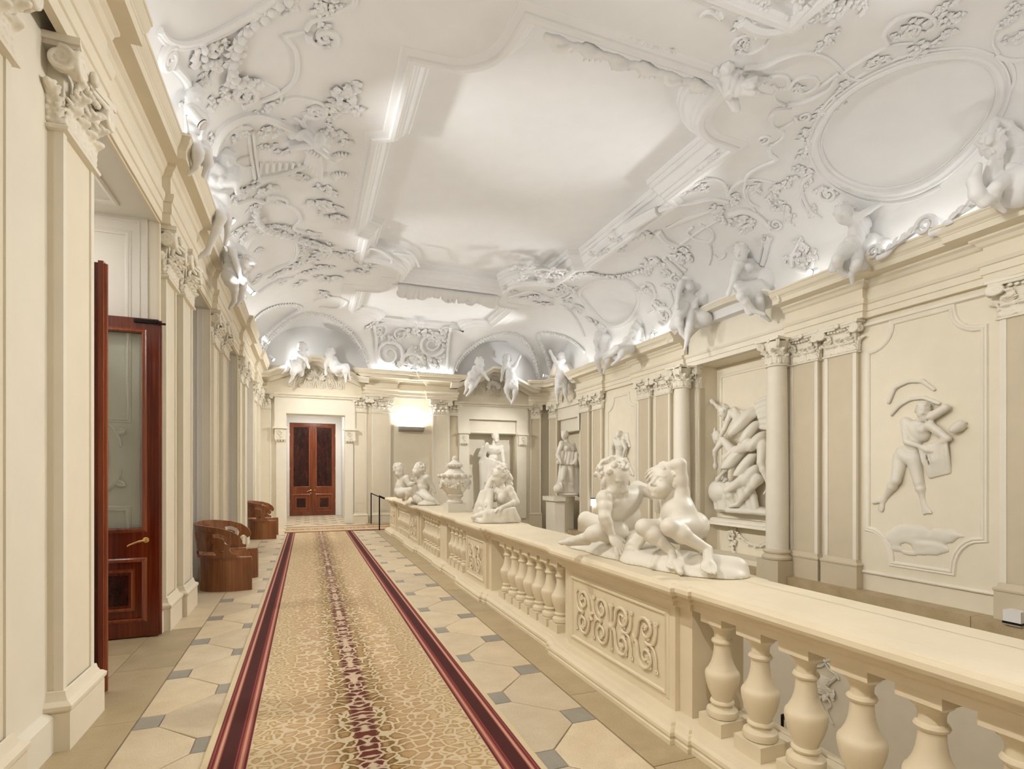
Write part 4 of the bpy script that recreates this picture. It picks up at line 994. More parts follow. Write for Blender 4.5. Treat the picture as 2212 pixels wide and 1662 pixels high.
def bench(y0, label):
    root = thing('curved_bench', label, 'bench', (XL + .02, y0, 0), 'curved wooden benches along the left wall')
    # plan: near end (0.70, 0) round the back to the far end (0.70, 1.12)
    plan = crom([(.72, .00), (.45, -.02), (.20, .03), (.05, .17), (.0, .36), (.0, .56), (.0, .76), (.05, .95), (.20, 1.09), (.45, 1.14), (.72, 1.12)], 6)
    L_ = [0]
    for p, q in zip(plan, plan[1:]): L_.append(L_[-1] + math.hypot(q[0] - p[0], q[1] - p[1]))
    TL = L_[-1]
    def along(s):
        s = max(0, min(TL, s)); i = max(k for k in range(len(L_)) if L_[k] <= s + 1e-9); i = min(i, len(plan) - 2)
        t = (s - L_[i]) / (L_[i + 1] - L_[i]); p, q = plan[i], plan[i + 1]; dx, dy = q[0] - p[0], q[1] - p[1]; l = math.hypot(dx, dy)
        return p[0] + dx * t, p[1] + dy * t, (-dy / l, dx / l)          # outward to the left of travel is (dy,-dx) reversed
    def bend(s, z, d, flare=0.0):
        x, y, nn = along(s); k = flare * max(0, z - .5); return (x + nn[0] * (d - k) * 1, y + nn[1] * (d - k) * 1, z)
    front = crom([(.72, 1.12), (.70, 1.02), (.56, .96), (.42, .82), (.37, .56), (.42, .30), (.56, .16), (.70, .10), (.72, .0)], 5)
    cuts = [TL * k / 26 for k in range(1, 26)]
    b1 = curved_panel([(0, .05), (TL, .05), (TL, .46), (0, .46)], [], lambda s, z, d: bend(s, z, d), .03, cuts); b1.build('body', 'walnut', root)
    pl = curved_panel([(0, 0), (TL, 0), (TL, .085), (0, .085)], [], lambda s, z, d: bend(s, z, d - .008), .05, cuts); pl.build('plinth', 'walnut', root)
    mb = MB(); n = len(front)
    mb_poly = [(x, y) for x, y in plan] + [(x, y) for x, y in front[1:-1]]
    mb.prism(mb_poly, lambda u, v, d: (.37 + (u - .37) * 1.03, .56 + (v - .56) * 1.02, d), .46, .495); mb.build('seat', 'walnut', root, ang=.5)
    fl = [0]
    for p, q in zip(front, front[1:]): fl.append(fl[-1] + math.hypot(q[0] - p[0], q[1] - p[1]))
    FL = fl[-1]
    def fbend(s, z, d):
        s = max(0, min(FL, s)); i = min(max(k for k in range(len(fl)) if fl[k] <= s + 1e-9), len(front) - 2); t = (s - fl[i]) / (fl[i + 1] - fl[i]); p, q = front[i], front[i + 1]
        dx, dy = q[0] - p[0], q[1] - p[1]; l = math.hypot(dx, dy); return (p[0] + dx * t - dy / l * d, p[1] + dy * t + dx / l * d, z)
    m_ = FL / 2; ar = [(m_ + .34 * cos(a), .12 + .26 * sin(a)) for a in [pi * k / 14 for k in range(15)]]
    outl = [(0, 0), (m_ - .36, 0)] + [(m_ - .36, .10)] + ar[::-1] + [(m_ + .36, .10), (m_ + .36, 0), (FL, 0), (FL, .46), (0, .46)]
    curved_panel(outl, [], fbend, .03, [FL * k / 24 for k in range(1, 24)]).build('front_apron', 'walnut', root)
    # pierced back: high behind, sinking to scrolled arms with crescent piercings
    h = TL / 2
    def side(s): return h + s
    arm = .30
    half = [(0, 1.00), (.30, 1.00), (.55, .985), (.75, .95), (.90, .90), (1.0, .82), (1.04, .74), (1.03, .685), (.985, .665), (.965, .70), (.925, .715), (.885, .69), (.87, .64), (.885, .59), (.93, .555), (.97, .55), (.97, .50)]
    half = [(s * (h * .90) / 1.04, z) for s, z in half]
    outer = [(h + s, z) for s, z in half] + [(h - s, z) for s, z in half[::-1]]
    sc = h * .90 / 1.04
    hole = lambda pts, sg: [(h + sg * s * sc, z) for s, z in pts]
    cres = [(.66, .86), (.74, .87), (.83, .83), (.87, .76), (.85, .70), (.81, .72), (.80, .78), (.74, .81), (.67, .81)]
    slot = [(.10, .56), (.50, .56), (.50, .515), (.10, .515)]; small = [(.36, .88), (.42, .88), (.42, .78), (.36, .78)]
    holes = [hole(cres, 1), hole(cres, -1), hole(small, 1), hole(small, -1), hole([(.30, .60), (.66, .60), (.70, .545), (.26, .545)], 1), hole([(.30, .60), (.66, .60), (.70, .545), (.26, .545)], -1)]
    curved_panel(outer, holes, lambda s, z, d: bend(s, z, d + .035, -.10), .028, [TL * k / 30 for k in range(1, 30)]).build('backrest', 'walnut', root, ang=.5)
    mb = MB()                                          # raised bead and round studs on the inside of the back
    for sg in (1, -1):
        mb.tube([bend(h + sg * s * sc, z, .058, -.10) for s, z in [(.06, .92), (.5, .91), (.62, .88), (.60, .78), (.66, .72), (.62, .62), (.10, .62), (.06, .92)]], .007, 5)
        for s, z in ((.64, .90), (.78, .60)): mb.ball(bend(h + sg * s * sc, z, .06, -.10), .02, 8, 5)
    mb.build('inlay_bead', 'mahogany', root)
    return root
bench(8.98, 'curved wooden bench with pierced back in front of the nearer white wall niche')
bench(15.75, 'curved wooden bench with pierced back near the far wooden double door, partly hidden')

# ------------------------------------------------------------------ handrails, wall lamp, small fittings
for y, lab in ((17.02, 'nearer thin black metal stair handrail beside the end of the balustrade'), (19.35, 'farther thin black metal stair handrail against the end wall')):
    h_ = thing('handrail', lab, 'handrail', (2.08, y, 0))
    MB().box((-.018, -.018, 0), (.018, .018, 1.08)).build('post', 'black_metal', h_, smooth=False)
    q = MB(); q.obox((1.6, 0, 1.065 - .72), V((1.6, 0, -.72)), V((0, .02, 0)), V((.006, 0, .015))); q.build('rail', 'black_metal', h_, smooth=False)
    for k in (1, 2): MB().box((1.6 * k - .015, -.015, 1.06 - .72 * k - 1.0), (1.6 * k + .015, .015, 1.06 - .72 * k)).build('post', 'black_metal', h_, smooth=False)
lm = thing('wall_lamp', 'grey wall uplighter washing the end wall between two pilasters', 'lamp', (3.55, 19.80, 3.30))
MB().prism([(0, 0), (.20, .06), (.22, .17), (0, .17)], lambda u, v, d: (d, -u, v), -.46, .46).build('housing', 'grey_metal', lm, smooth=False)
MB().box((-.44, -.20, .171), (.44, -.02, .176)).build('diffuser', 'lamp_lens', lm, smooth=False)
l = area('wall_lamp_light', (3.55, 19.62, 3.52), .88, (pi + .05, 0, 0), 12, COOL, .16)
def spotlight(p, target, label, lit=True, power=0, ang=120):
    """small cylindrical fitting on a stalk, glowing lens at its lower end"""
    p, t = V(p), V(target); d = (t - p).normalized()
    o = thing('spotlight', label, 'spotlight', p, 'cornice spotlights')
    MB().lathe([(.0, -.16), (.05, -.16), (.055, -.15), (.055, .0), (.06, .002), (.06, .03), (.052, .032)], (0, 0, 0), 20, d).build('housing', 'white_metal', o)
    MB().lathe([(.0615, .004), (.0615, .012)], (0, 0, 0), 20, d).build('ring', 'black_metal', o)
    MB().lathe([(.0, .033), (.05, .033), (.05, .036), (.0, .037)], (0, 0, 0), 20, d).build('lens', 'lamp_lens' if lit else 'white_metal', o)
    MB().tube([-d * .10, -d * .10 + V((-.08 if p.x < 3 else .08, 0, -.02)), V((-.12 if p.x < 3 else .12, 0, -.14))], .014, 8).build('bracket', 'white_metal', o)
    if power: spot('spotlight_beam', p + d * .06, t, power, WARM, ang, .8, .05)
    return o

# ------------------------------------------------------------------ spotlights standing on the cornices
PL, PR_ = 245, 680
for y, lit, pw, lab in ((6.55, False, 0, 'unlit white spotlight on the left cornice above the open door'), (8.9, True, PL, 'lit white spotlight on the left cornice, nearest of the glowing ones'),
                        (12.3, True, PL, 'lit white spotlight on the left cornice, second of the glowing ones'), (16.7, True, PL, 'lit white spotlight on the left cornice beside the far lunette'),
                        (19.2, True, 0, 'small lit spotlight in the far left corner above the door pediment'), (3.6, True, PL, 'spotlight on the left cornice above the nearest pilaster'), (-1.0, True, PL, 'spotlight on the left cornice behind the viewpoint')):
    spotlight((-1.06, y, 5.50), (4.6, y + (.5 if y < 16 else 3 if y < 19 else -2), 0.0), lab, lit, pw * (1.0 if 15 < y < 18 else 1), 125)
for y in (-1.0, 3.6, 8.9, 12.3, 16.7): spot('added_wall_beam', (-1.0, y + .1, 5.50), (9.3, y + .5, 2.6), 520, WARM, 46, .9, .05)  # extra beams without fittings, added to brighten the right wall
for y, lit, pw, lab in ((7.35, True, PR_, 'glaring white spotlight on the right cornice beside the segmental pediment'), (13.5, True, PR_, 'white spotlight on the right cornice near the triangular medallion'),
                        (12.2, True, 0, 'white spotlight on the right cornice left of the segmental pediment'), (3.0, True, PR_, 'spotlight on the right cornice beyond the right edge'), (-1.2, True, PR_, 'spotlight on the right cornice behind the viewpoint')):
    spotlight((8.74, y, 5.50), (-1.4, y + (4 if y > 13 else 0), 2.3), lab, lit, pw * (1.8 if y > 13 else 1), 52)

# ceiling lamp of the passage behind the far opening
lp = thing('ceiling_lamp', 'flush round lamp on the ceiling of the passage behind the far opening', 'lamp', (.27, 22.2, 4.30))
MB().lathe([(.0, -.05), (.2, -.05), (.22, -.03), (.22, 0)], n=24).build('shade', 'lamp_lens', lp)
area('ceiling_lamp_light', (.27, 22.2, 4.22), .5, (0, 0, 0), 30, NEUT)
lp = thing('ceiling_lamp', 'unseen lamp added on the ceiling of the recess behind the open mahogany door', 'lamp', (-2.75, 5.9, 4.50))
MB().lathe([(.0, -.05), (.14, -.05), (.16, -.03), (.16, 0)], n=24).build('shade', 'lamp_lens', lp)
area('ceiling_lamp_light', (-2.75, 5.9, 4.42), .3, (0, 0, 0), 6, WARM)  # added to brighten the dark reveals around the open door

# unseen uplighters added on the stair hall floor to light the ceiling evenly
for k, (y, lab) in enumerate(((1.5, 'unseen added uplighter in the stair hall near the viewpoint'), (5.5, 'unseen added uplighter in the stair hall below the framed relief'), (9.5, 'unseen added uplighter in the stair hall below the wrestling relief'), (13.5, 'unseen added uplighter in the stair hall below the far framed panel'))):
    o = thing('added_uplighter', lab, 'lamp', (5.6, y, -3.6), 'added stair hall uplighters')
    MB().lathe([(.0, 0), (.16, 0), (.16, .02), (.03, .04), (.03, .25), (.14, .40), (.15, .42), (.13, .42), (.05, .30), (.0, .29)], n=24).build('body', 'black_metal', o)
    MB().lathe([(.0, .37), (.11, .37), (.11, .38), (.0, .385)], n=24).build('lens', 'lamp_lens', o)
    spot('added_uplighter_beam', (5.6, y, -3.16), (4.6, y + .6, 7.0), 255, NEUT, 74, .9, .12)

# lamps in the far corners that light the lunettes, and one beam for the niche statue
spot('lunette_beam', (-1.02, 19.1, 5.42), (1.9, 19.75, 6.1), 34, NEUT, 110, .9, .04)
spotlight((8.45, 18.75, 5.5), (5.6, 19.7, 6.0), 'small spotlight in the far right corner above the curved cornice', True, 0)
spot('lunette_beam', (8.40, 18.76, 5.52), (5.6, 19.75, 6.1), 34, NEUT, 110, .9, .04)
spot('niche_beam', (8.66, 15.2, 5.5), (6.5, 19.9, 2.3), 420, WARM, 42, .8, .05)
area('added_end_strip_light', (3.6, 19.44, 5.46), 2.8, (pi - radians(30), 0, 0), 6, NEUT, .12)  # unseen strip added to brighten the end cove and lunettes

# ------------------------------------------------------------------ near group: two children on the first pedestal
T0 = 4.62
def jp(tab, t0): return {n: at(px, py, t0 + (dt[0] if dt else 0)) for n, (px, py, *dt) in tab.items()}
grp = thing('putti_sculpture', 'pale sculpture of two playing children on the nearest balustrade pedestal', 'sculpture', (2.60, 3.80, 1.04))
def part(root, name, me):
    o = link(name, me, root); o.location = -V(root.location); return o
def camdir(r, u, d): return RGT * r + V((0, 0, u)) + FWD * d           # helper: right, up, away as seen from the gallery end
HA = .335
c = Clay()
J = jp(dict(sl=(1377, 1056, .16), sr=(1306, 1077, -.18), neck=(1339, 1066, -.06), chest=(1347, 1088, .02), belly=(1352, 1118, .08), pelvis=(1345, 1148, .14), er=(1306, 1118, -.26), wr=(1321, 1155, -.24),
             el=(1404, 1064, .02), wl=(1430, 1080, -.12), hl=(1325, 1150, .20), hr=(1330, 1152, -.02), kr=(1292, 1150, -.10), ar=(1259, 1163, .0), kl=(1266, 1122, .30), al=(1300, 1160, .42)), 4.66)
body(c, J, .265, True)
hairA = c
head(c, at(1326, 1037, 4.56), camdir(.62, -.42, -.66), camdir(.10, .93, -.30), HA, True, 1.5, seed=3)
hand(c, J['wr'], camdir(.36, -.62, -.25), camdir(.3, .5, -.7), .25, .32, .42, .004, 1)
hand(c, J['wl'], camdir(.8, -.2, -.3), camdir(0, 1, 0), .22, .4, .3, .004)
foot(c, J['ar'], at(1236, 1162, 4.62), (0, 0, 1), .27, .006)
part(grp, 'left_child', c.mesh(.0065, 'left_child', 'statue', clip=[(2, 1.041, 1)]))
c = Clay()
J = jp(dict(sl=(1430, 1070, .30), sr=(1470, 1064, -.06), neck=(1446, 1063, .02), chest=(1459, 1088, .07), belly=(1463, 1112, .06), pelvis=(1487, 1140, .04), er=(1469, 1003, -.10), wr=(1440, 1008, -.04),
             el=(1424, 1098, .34), hl=(1466, 1148, .17), hr=(1494, 1140, -.10), kr=(1447, 1139, -.30), ar=(1528, 1188, -.32), kl=(1391, 1140, -.02), al=(1452, 1192, -.10)), 4.06)
body(c, J, .245, True)
c.ball(at(1502, 1136, 4.10), .10, .06); c.ball(at(1466, 1108, 3.98), .125, .06)
head(c, at(1434, 1043, 4.04), camdir(-.80, .18, -.50), camdir(.30, .90, .15), .275, True, 1.0, seed=5)
c.ell(at(1420, 1052, 3.98), (.022, .022, .016), None, .01, True)
hand(c, J['wr'], camdir(-.75, -.35, .0), camdir(.0, .6, -.8), .20, .45, .4, .004)
foot(c, J['ar'], at(1531, 1214, 3.62), (0, 0, 1), .24, .005); foot(c, J['al'], at(1453, 1217, 3.80), (0, 0, 1), .22, .005)
part(grp, 'right_child', c.mesh(.0065, 'right_child', 'statue', clip=[(2, 1.041, 1)]))
c = Clay(); rs = np.random.RandomState(4)
for x, y, rx, ry, h_ in ((2.54, 4.55, .20, .30, .07), (2.60, 4.25, .25, .35, .10), (2.62, 3.95, .26, .30, .12), (2.60, 3.65, .26, .30, .12), (2.64, 3.35, .26, .30, .11), (2.66, 3.12, .22, .22, .08), (2.72, 2.97, .17, .15, .06), (2.5, 4.05, .16, .3, .10)):
    c.ell((x, y, 1.03), (rx, ry, h_ + .03), None, .05)
for i in range(26):                                   # folds of cloth and rough rock
    y = rs.uniform(3.1, 4.7); x = 2.62 + rs.uniform(-.2, .2); a = rs.uniform(0, 6.28); l = rs.uniform(.08, .2)
    c.cap((x, y, 1.11), (x + cos(a) * l, y + sin(a) * l, 1.07), .035, .022, .02)
folds(c, (at(1395, 1160, 4.2), at(1375, 1190, 4.25)), (at(1365, 1160, 4.55), at(1345, 1195, 4.45)), 5, .03, .028, .012, (0, 0, .03), 3)
folds(c, (at(1440, 1185, 4.02), at(1420, 1200, 4.1)), (at(1480, 1215, 3.85), at(1440, 1222, 3.95)), 5, .02, .022, .012, (0, 0, .01), 5)
c.cap((2.62, 3.08, 1.09), (2.80, 2.96, 1.08), .10, .09, .03)
part(grp, 'rock_base', c.mesh(.011, 'rock_base', 'statue', clip=[(2, 1.041, 1), (0, 2.30, 1), (0, 2.93, -1)]))

# ------------------------------------------------------------------ second pedestal: reclining woman with drapery
TS = 8.05
g2 = thing('reclining_figure', 'plaster reclining woman leaning on her arm, on the second balustrade pedestal', 'sculpture', (2.62, 7.65, 1.04))
c = Clay(); H_ = .27
J = jp(dict(sl=(1072, 1056, .10), sr=(1101, 1058, -.15), neck=(1083, 1047), chest=(1087, 1072), belly=(1090, 1092, .05), pelvis=(1092, 1110, .1), er=(1116, 1085, -.22), wr=(1085, 1096, -.34), el=(1058, 1078, .0), wl=(1050, 1094, -.2),
             hl=(1075, 1112, -.02), hr=(1098, 1113, -.02), kl=(1040, 1104, -.15), kr=(1052, 1112, -.30), al=(1025, 1117, .0), ar=(1022, 1118, -.15)), TS)
body(c, J, H_, False, True)
head(c, at(1080, 1029, TS - .03), camdir(-.85, -.25, -.35), camdir(-.2, .95, 0), .29, False, 1.3, seed=8)
for i in range(14): c.cap(at(1092 + 2 * (i % 5), 1020 + 3 * i, TS + .05), at(1098 + 2 * (i % 4), 1026 + 3 * i, TS + .04), .045, .035, .015)   # long hair down her back
hand(c, J['wr'], camdir(-.8, -.3, -.2), camdir(0, 1, -.3), .17, .4, .2, .01)
part(g2, 'figure', c.mesh(.013, 'figure', 'statue', clip=[(2, 1.041, 1)]))
c = Clay()
folds(c, (at(1040, 1065, TS - .05), at(1062, 1060, TS - .05)), (at(1022, 1122, TS - .1), at(1060, 1124, TS - .3)), 7, .03, .05, .02, (0, 0, .02), 1)
folds(c, (at(1055, 1105, TS - .35), at(1110, 1100, TS - .30)), (at(1050, 1122, TS - .38), at(1118, 1124, TS - .25)), 9, .03, .045, .02, (0, 0, .02), 2)
folds(c, (at(1066, 1030, TS + .08), at(1056, 1045, TS + .1)), (at(1040, 1090, TS), at(1035, 1110, TS)), 5, .02, .05, .025, (0, 0, 0), 6)
for i in range(8): c.ell((2.42 + .055 * i, 7.30 + .1 * (i % 4) + .2, 1.05), (.16, .24, .09), None, .05)
c.ell((2.60, 7.72, 1.05), (.24, .50, .10), None, .05)
part(g2, 'drapery', c.mesh(.016, 'drapery', 'statue', clip=[(2, 1.041, 1), (0, 2.29, 1), (0, 2.94, -1)]))

# ------------------------------------------------------------------ urn on the middle pier
ur = thing('urn', 'pale lidded urn with garlands standing on the balustrade between two sculptures', 'urn', (2.58, 9.80, 1.04))
MB().box((-.17, -.17, 0), (.17, .17, .16)).build('plinth', 'statue', ur, smooth=False)
MB().lathe([(.14, .16), (.155, .18), (.15, .20), (.11, .225), (.12, .26), (.15, .28), (.165, .31), (.16, .33)], n=28).build('foot', 'statue', ur)
MB().lathe([(.15, .33), (.19, .38), (.245, .45), (.275, .53), (.285, .60), (.27, .63), (.275, .65), (.30, .68), (.30, .70), (.26, .71), (.20, .72)], n=32).build('bowl', 'statue', ur)
ld = MB().lathe([(.20, .70), (.19, .73), (.13, .78), (.10, .82), (.115, .84), (.15, .86), (.155, .885), (.13, .90), (.07, .94), (.045, .97), (.05, 1.0), (.03, 1.04), (.0, 1.055)], n=24).build('lid', 'statue', ur)
gm = MB()
for k in range(40):
    a = 2 * pi * k / 40; z = .56 - .10 * abs(sin(a * 2.5 + .4)); r = .285 - (.56 - z) * .25
    gm.ball((r * cos(a), r * sin(a), z), .034, 6, 4); d = V((cos(a), sin(a), 0)); leaf(gm, d * r + V((0, 0, z)), V((-sin(a), cos(a), RNG.uniform(-.8, .8))), d, .08, .045, .5, 2, .4)
for k in range(14):
    a = 2 * pi * k / 14; d = V((cos(a), sin(a), 0)); gm.ball(d * .295 + V((0, 0, .67)), .04, 6, 4)
gm.build('garland', 'statue', ur, ang=1.0)['kind'] = 'stuff'
gm = MB()
for k in range(16):
    a = 2 * pi * k / 16; d = V((cos(a), sin(a), 0)); leaf(gm, d * .10 + V((0, 0, .83)), d, V((0, 0, 1)), .09, .06, .5, 2, .4)
gm.build('lid_leaves', 'statue', ld, ang=1.0)['kind'] = 'stuff'

# ------------------------------------------------------------------ third pedestal: two seated children
T3 = 12.60
g3 = thing('putti_pair', 'plaster pair of children sitting on the third balustrade pedestal left of the urn', 'sculpture', (2.60, 12.6, 1.04))
c = Clay()
J = jp(dict(sl=(864, 1033, .1), sr=(878, 1034, -.2), neck=(866, 1030), chest=(871, 1041), belly=(869, 1051), pelvis=(865, 1062), er=(884, 1048, -.25), wr=(894, 1044, -.25), hl=(864, 1066, .1), hr=(868, 1066, -.2), kr=(886, 1060, -.45), ar=(878, 1078, -.4), kl=(884, 1064, -.05), al=(872, 1080, .0)), T3)
body(c, J, .30, True); head(c, at(861, 1017, T3 - .05), camdir(.6, -.3, -.6), (0, 0, 1), .33, True, 1.2, seed=11)
part(g3, 'left_child', c.mesh(.018, 'left_child', 'statue', clip=[(2, 1.041, 1)]))
c = Clay()
J = jp(dict(sl=(908, 1030, .15), sr=(922, 1033, -.15), neck=(908, 1027), chest=(915, 1040), belly=(915, 1053), pelvis=(913, 1066), el=(900, 1042, .0), wl=(890, 1036, -.1), er=(932, 1048, -.1), wr=(940, 1064, -.1), hl=(908, 1068, .1), hr=(916, 1070, -.15), kr=(928, 1078, -.4), ar=(948, 1090, -.4), kl=(898, 1076, -.35), al=(918, 1092, -.4)), T3 - .1)
body(c, J, .30, True); head(c, at(904, 1016, T3 - .15), camdir(-.8, .1, -.4), (0, 0, 1), .33, True, 1.2, seed=12)
part(g3, 'right_child', c.mesh(.018, 'right_child', 'statue', clip=[(2, 1.041, 1)]))
c = Clay()
for i in range(9): c.ell((2.60 + .05 * (i % 3 - 1), 12.05 + .14 * i, 1.06), (.25, .22, .09 + .05 * sin(i)), None, .06)
part(g3, 'rock_base', c.mesh(.028, 'rock_base', 'statue', clip=[(2, 1.041, 1), (0, 2.3, 1), (0, 2.94, -1)]))

# ------------------------------------------------------------------ statues
TN = 20.95
s1 = thing('niche_statue', 'white half-draped male statue standing in the niche of the end wall', 'statue', (6.7, 19.95, .36))
c = Clay(); H_ = .42
J = jp(dict(sl=(1048, 963, -.1), sr=(1083, 966, .1), neck=(1068, 955), chest=(1066, 973), belly=(1065, 990), pelvis=(1063, 1004), el=(1036, 985, -.2), wl=(1043, 965, -.35), er=(1087, 990, .0), wr=(1090, 1010, -.1), hl=(1056, 1010, 0), hr=(1072, 1010, 0), kl=(1052, 1042, -.15), kr=(1076, 1042, -.05), al=(1052, 1076, 0), ar=(1078, 1076, .05)), TN)
body(c, J, H_); head(c, at(1071, 945, TN), camdir(.55, 0, -.8), (0, 0, 1), .37, False, 1.1, True, seed=21)
folds(c, (at(1050, 990, TN - .15), at(1092, 1004, TN - .15)), (at(1040, 1060, TN - .1), at(1086, 1062, TN - .1)), 9, .04, .065, .03, (0, 0, 0), 4)
c.chain([at(1052, 960, TN - .2), at(1040, 1000, TN - .1), at(1046, 1075, TN)], [.08, .10, .18], .05)
part(s1, 'figure', c.mesh(.024, 'figure', 'statue_far', clip=[(1, 20.22, -1)]))
MB().box((-.42, -.25, 0), (.42, .25, .55)).build('pedestal', 'cream', s1, smooth=False)
s2 = thing('robed_statue', 'white robed female statue with a globe, on a pedestal by the right wall', 'statue', (8.95, 18.35, -.56))
TP = 19.75
c = Clay()
J = jp(dict(sl=(1213, 958, -.15), sr=(1238, 962, .1), neck=(1221, 949), chest=(1226, 970), belly=(1225, 985), pelvis=(1226, 1000), el=(1204, 984, -.2), wl=(1212, 1000, -.35), er=(1246, 984, .0), wr=(1240, 1002, -.25), hl=(1219, 1008), hr=(1232, 1008), kl=(1215, 1035, -.25), kr=(1234, 1038, -.05), al=(1220, 1062), ar=(1238, 1064)), TP)
body(c, J, .40, False, True); head(c, at(1219, 941, TP), camdir(-.3, -.15, -.85), (0, 0, 1), .34, False, 1.3, seed=31)
folds(c, (at(1212, 1000, TP - .1), at(1246, 990, TP + .05)), (at(1206, 1062, TP - .1), at(1254, 1068, TP + .1)), 10, .04, .06, .03, (0, 0, 0), 7)
folds(c, (at(1208, 975, TP - .2), at(1246, 978, TP - .1)), (at(1204, 1000, TP - .2), at(1244, 1004, TP - .2)), 6, .03, .05, .03, (0, 0, -.02), 8)
c.ell(at(1228, 1068, TP), (.36, .36, .07), None, .03); c.chain([at(1243, 1000, TP + .1), at(1252, 1066, TP + .15)], [.1, .14], .05)
part(s2, 'figure', c.mesh(.024, 'figure', 'statue_far'))
c = Clay(); c.ball(at(1206, 1056, TP - .25), .18, .02); c.ell(at(1210, 1054, TP - .2), (.03, .2, .2), None, .01); part(s2, 'globe', c.mesh(.02, 'globe', 'statue_far'))
MB().prism([(-.42, -.40), (-.10, -.55), (.35, -.40), (.35, .40), (-.10, .55), (-.42, .40)], lambda u, v, d: (u, v, d), .12, 1.30).build('pedestal', 'ivory', s2, smooth=False)
MB().prism([(-.52, -.50), (-.12, -.66), (.35, -.50), (.35, .50), (-.12, .66), (-.52, .50)], lambda u, v, d: (u, v, d), 1.30, 1.46).build('pedestal_cap', 'ivory', s2, smooth=False)
MB().prism([(-.55, -.52), (-.12, -.70), (.35, -.52), (.35, .52), (-.12, .70), (-.55, .52)], lambda u, v, d: (u, v, d), 0, .14).build('pedestal_foot', 'ivory', s2, smooth=False)

# ------------------------------------------------------------------ wall panels, portals and reliefs
def notched(y0, y1, z0, z1, cy, ct, cb, n=6):
    """rectangle whose corners are scooped out in quarter curves"""
    o = []
    for (cx, cz, ry, rz, a0) in ((y0, z0, cy, cb, 0), (y0, z1, cy, ct, -pi / 2), (y1, z1, cy, ct, pi), (y1, z0, cy, cb, pi / 2)):
        arc = [(cx + ry * cos(a0 + pi / 2 * (1 - i / n)), cz + rz * sin(a0 + pi / 2 * (1 - i / n))) for i in range(n + 1)]
        o += arc if True else []
    return o
def wall_frame(parent, y0, y1, z0, z1, cy, ct, cb, x, name, mat='ivory'):
    pts = []
    pts += [(y0 + cy * cos(a), z0 + cb * sin(a)) for a in [pi / 2 * i / 6 for i in range(7)]]
    pts += [(y0 + cy * cos(a), z1 - ct * sin(a)) for a in [pi / 2 * (1 - i / 6) for i in range(7)]]
    pts += [(y1 - cy * cos(a), z1 - ct * sin(a)) for a in [pi / 2 * i / 6 for i in range(7)]]
    pts += [(y1 - cy * cos(a), z0 + cb * sin(a)) for a in [pi / 2 * (1 - i / 6) for i in range(7)]]
    # order: bottom edge start -> left side up -> top -> right side down
    mb = MB(); mb.sweep(pts, [(0, 0), (0, .018), (-.02, .035), (-.04, .04), (-.055, .022), (-.07, .03), (-.085, .03), (-.10, .0)], lambda u, v, h: (x - h, u, v), closed=True)
    return mb.build(name, mat, parent, ang=.4)
wall_frame(wall_right, 4.95, 6.62, .27, 4.28, .42, .42, .55, XR, 'panel_frame')
wall_frame(wall_right, 13.92, 15.45, .27, 4.20, .38, .42, .55, XR, 'panel_frame')
wall_frame(wall_right, -2.2, -.4, .27, 4.20, .38, .42, .55, XR, 'panel_frame')
mb = MB(); frame_rect(mb, RN[0] + .12, .9, RN[1] - .12, 4.28, [(0, 0), (0, .03), (.02, .045), (.045, .03), (.07, .03), (.075, 0)], lambda u, v, d: (XR + .62 - d, u, v)); mb.build('niche_frame', 'ivory', wall_right, ang=.4)
mb = MB(); mb.sweep([(4.72, 4.42), (6.74, 4.42)], [(0, 0), (0, .05), (.05, .06), (.07, 0)], lambda u, v, h: (XR - h, u, v)); mb.build('picture_rail', 'ivory', wall_right, ang=.4)
mb = MB()
for a, b_ in ((YN, 3.85), (4.72, 6.74), (13.72, 15.62)): mb.sweep([(a, .04), (b_, .04)], [(0, 0), (0, .03), (.03, .05), (.05, .04), (.06, 0)], lambda u, v, h: (XR - h, u, v))
struct(mb.build('trim_30', 'ivory', ang=.4))

def portal(x0, x1, ox0, ox1, ztop, oz, name):
    """flat stone surround with lintel moulding and two small consoles"""
    p = MB(); D = .12
    p.box((x0, YE - D, 3.33), (ox0, YE, ztop)); p.box((ox1, YE - D, 3.33), (x1, YE, ztop)); p.box((ox0, YE - D, oz), (ox1, YE, ztop))
    p.box((x0 + .05, YE - D * .8, 0), (ox0, YE, 3.33)); p.box((ox1, YE - D * .8, 0), (x1 - .05, YE, 3.33))
    o = p.build('portal_surround', 'ivory', wall_end, smooth=False)
    q = MB(); q.sweep([(x0 - .16, ztop - .16), (x1 + .16, ztop - .16)], [(0, 0), (0, D + .03), (-.03, D + .06), (-.06, D + .02), (-.09, D + .08), (-.12, D + .09), (-.13, 0)], lambda u, v, h: (u, YE - h, v)); q.build('lintel_moulding', 'ivory', wall_end, ang=.4)
    for xc in ((x0 + ox0) / 2, (x1 + ox1) / 2):
        w_ = .17; k = MB()
        k.box((xc - w_, YE - D - .07, 2.90), (xc + w_, YE - D + .03, 3.27)); k.box((xc - w_ - .06, YE - D - .12, 3.27), (xc + w_ + .06, YE - .02, 3.34))
        sp_ = spiral2(xc, 3.14, .09, .02, pi / 2, 1.4, 18); k.tube([(u, YE - D - .085, v) for u, v in sp_], .016, 6); k.tube([(xc - .02, YE - D - .085, 3.04), (xc + .06, YE - D - .085, 2.99), (xc - .04, YE - D - .085, 2.95)], .014, 6)
        for i in range(4): k.lathe([(.022, -.05), (.034, .0)], (xc - .13 + .087 * i, YE - D - .03, 2.90), 8)
        k.build('console', 'ivory', wall_end, ang=.5)
portal(-1.04, 1.56, DOOR[0], DOOR[1], 4.50, DOOR[2], 'door')
portal(5.32, 8.16, NICHE[0], NICHE[1], 4.50, NICHE[2], 'niche')
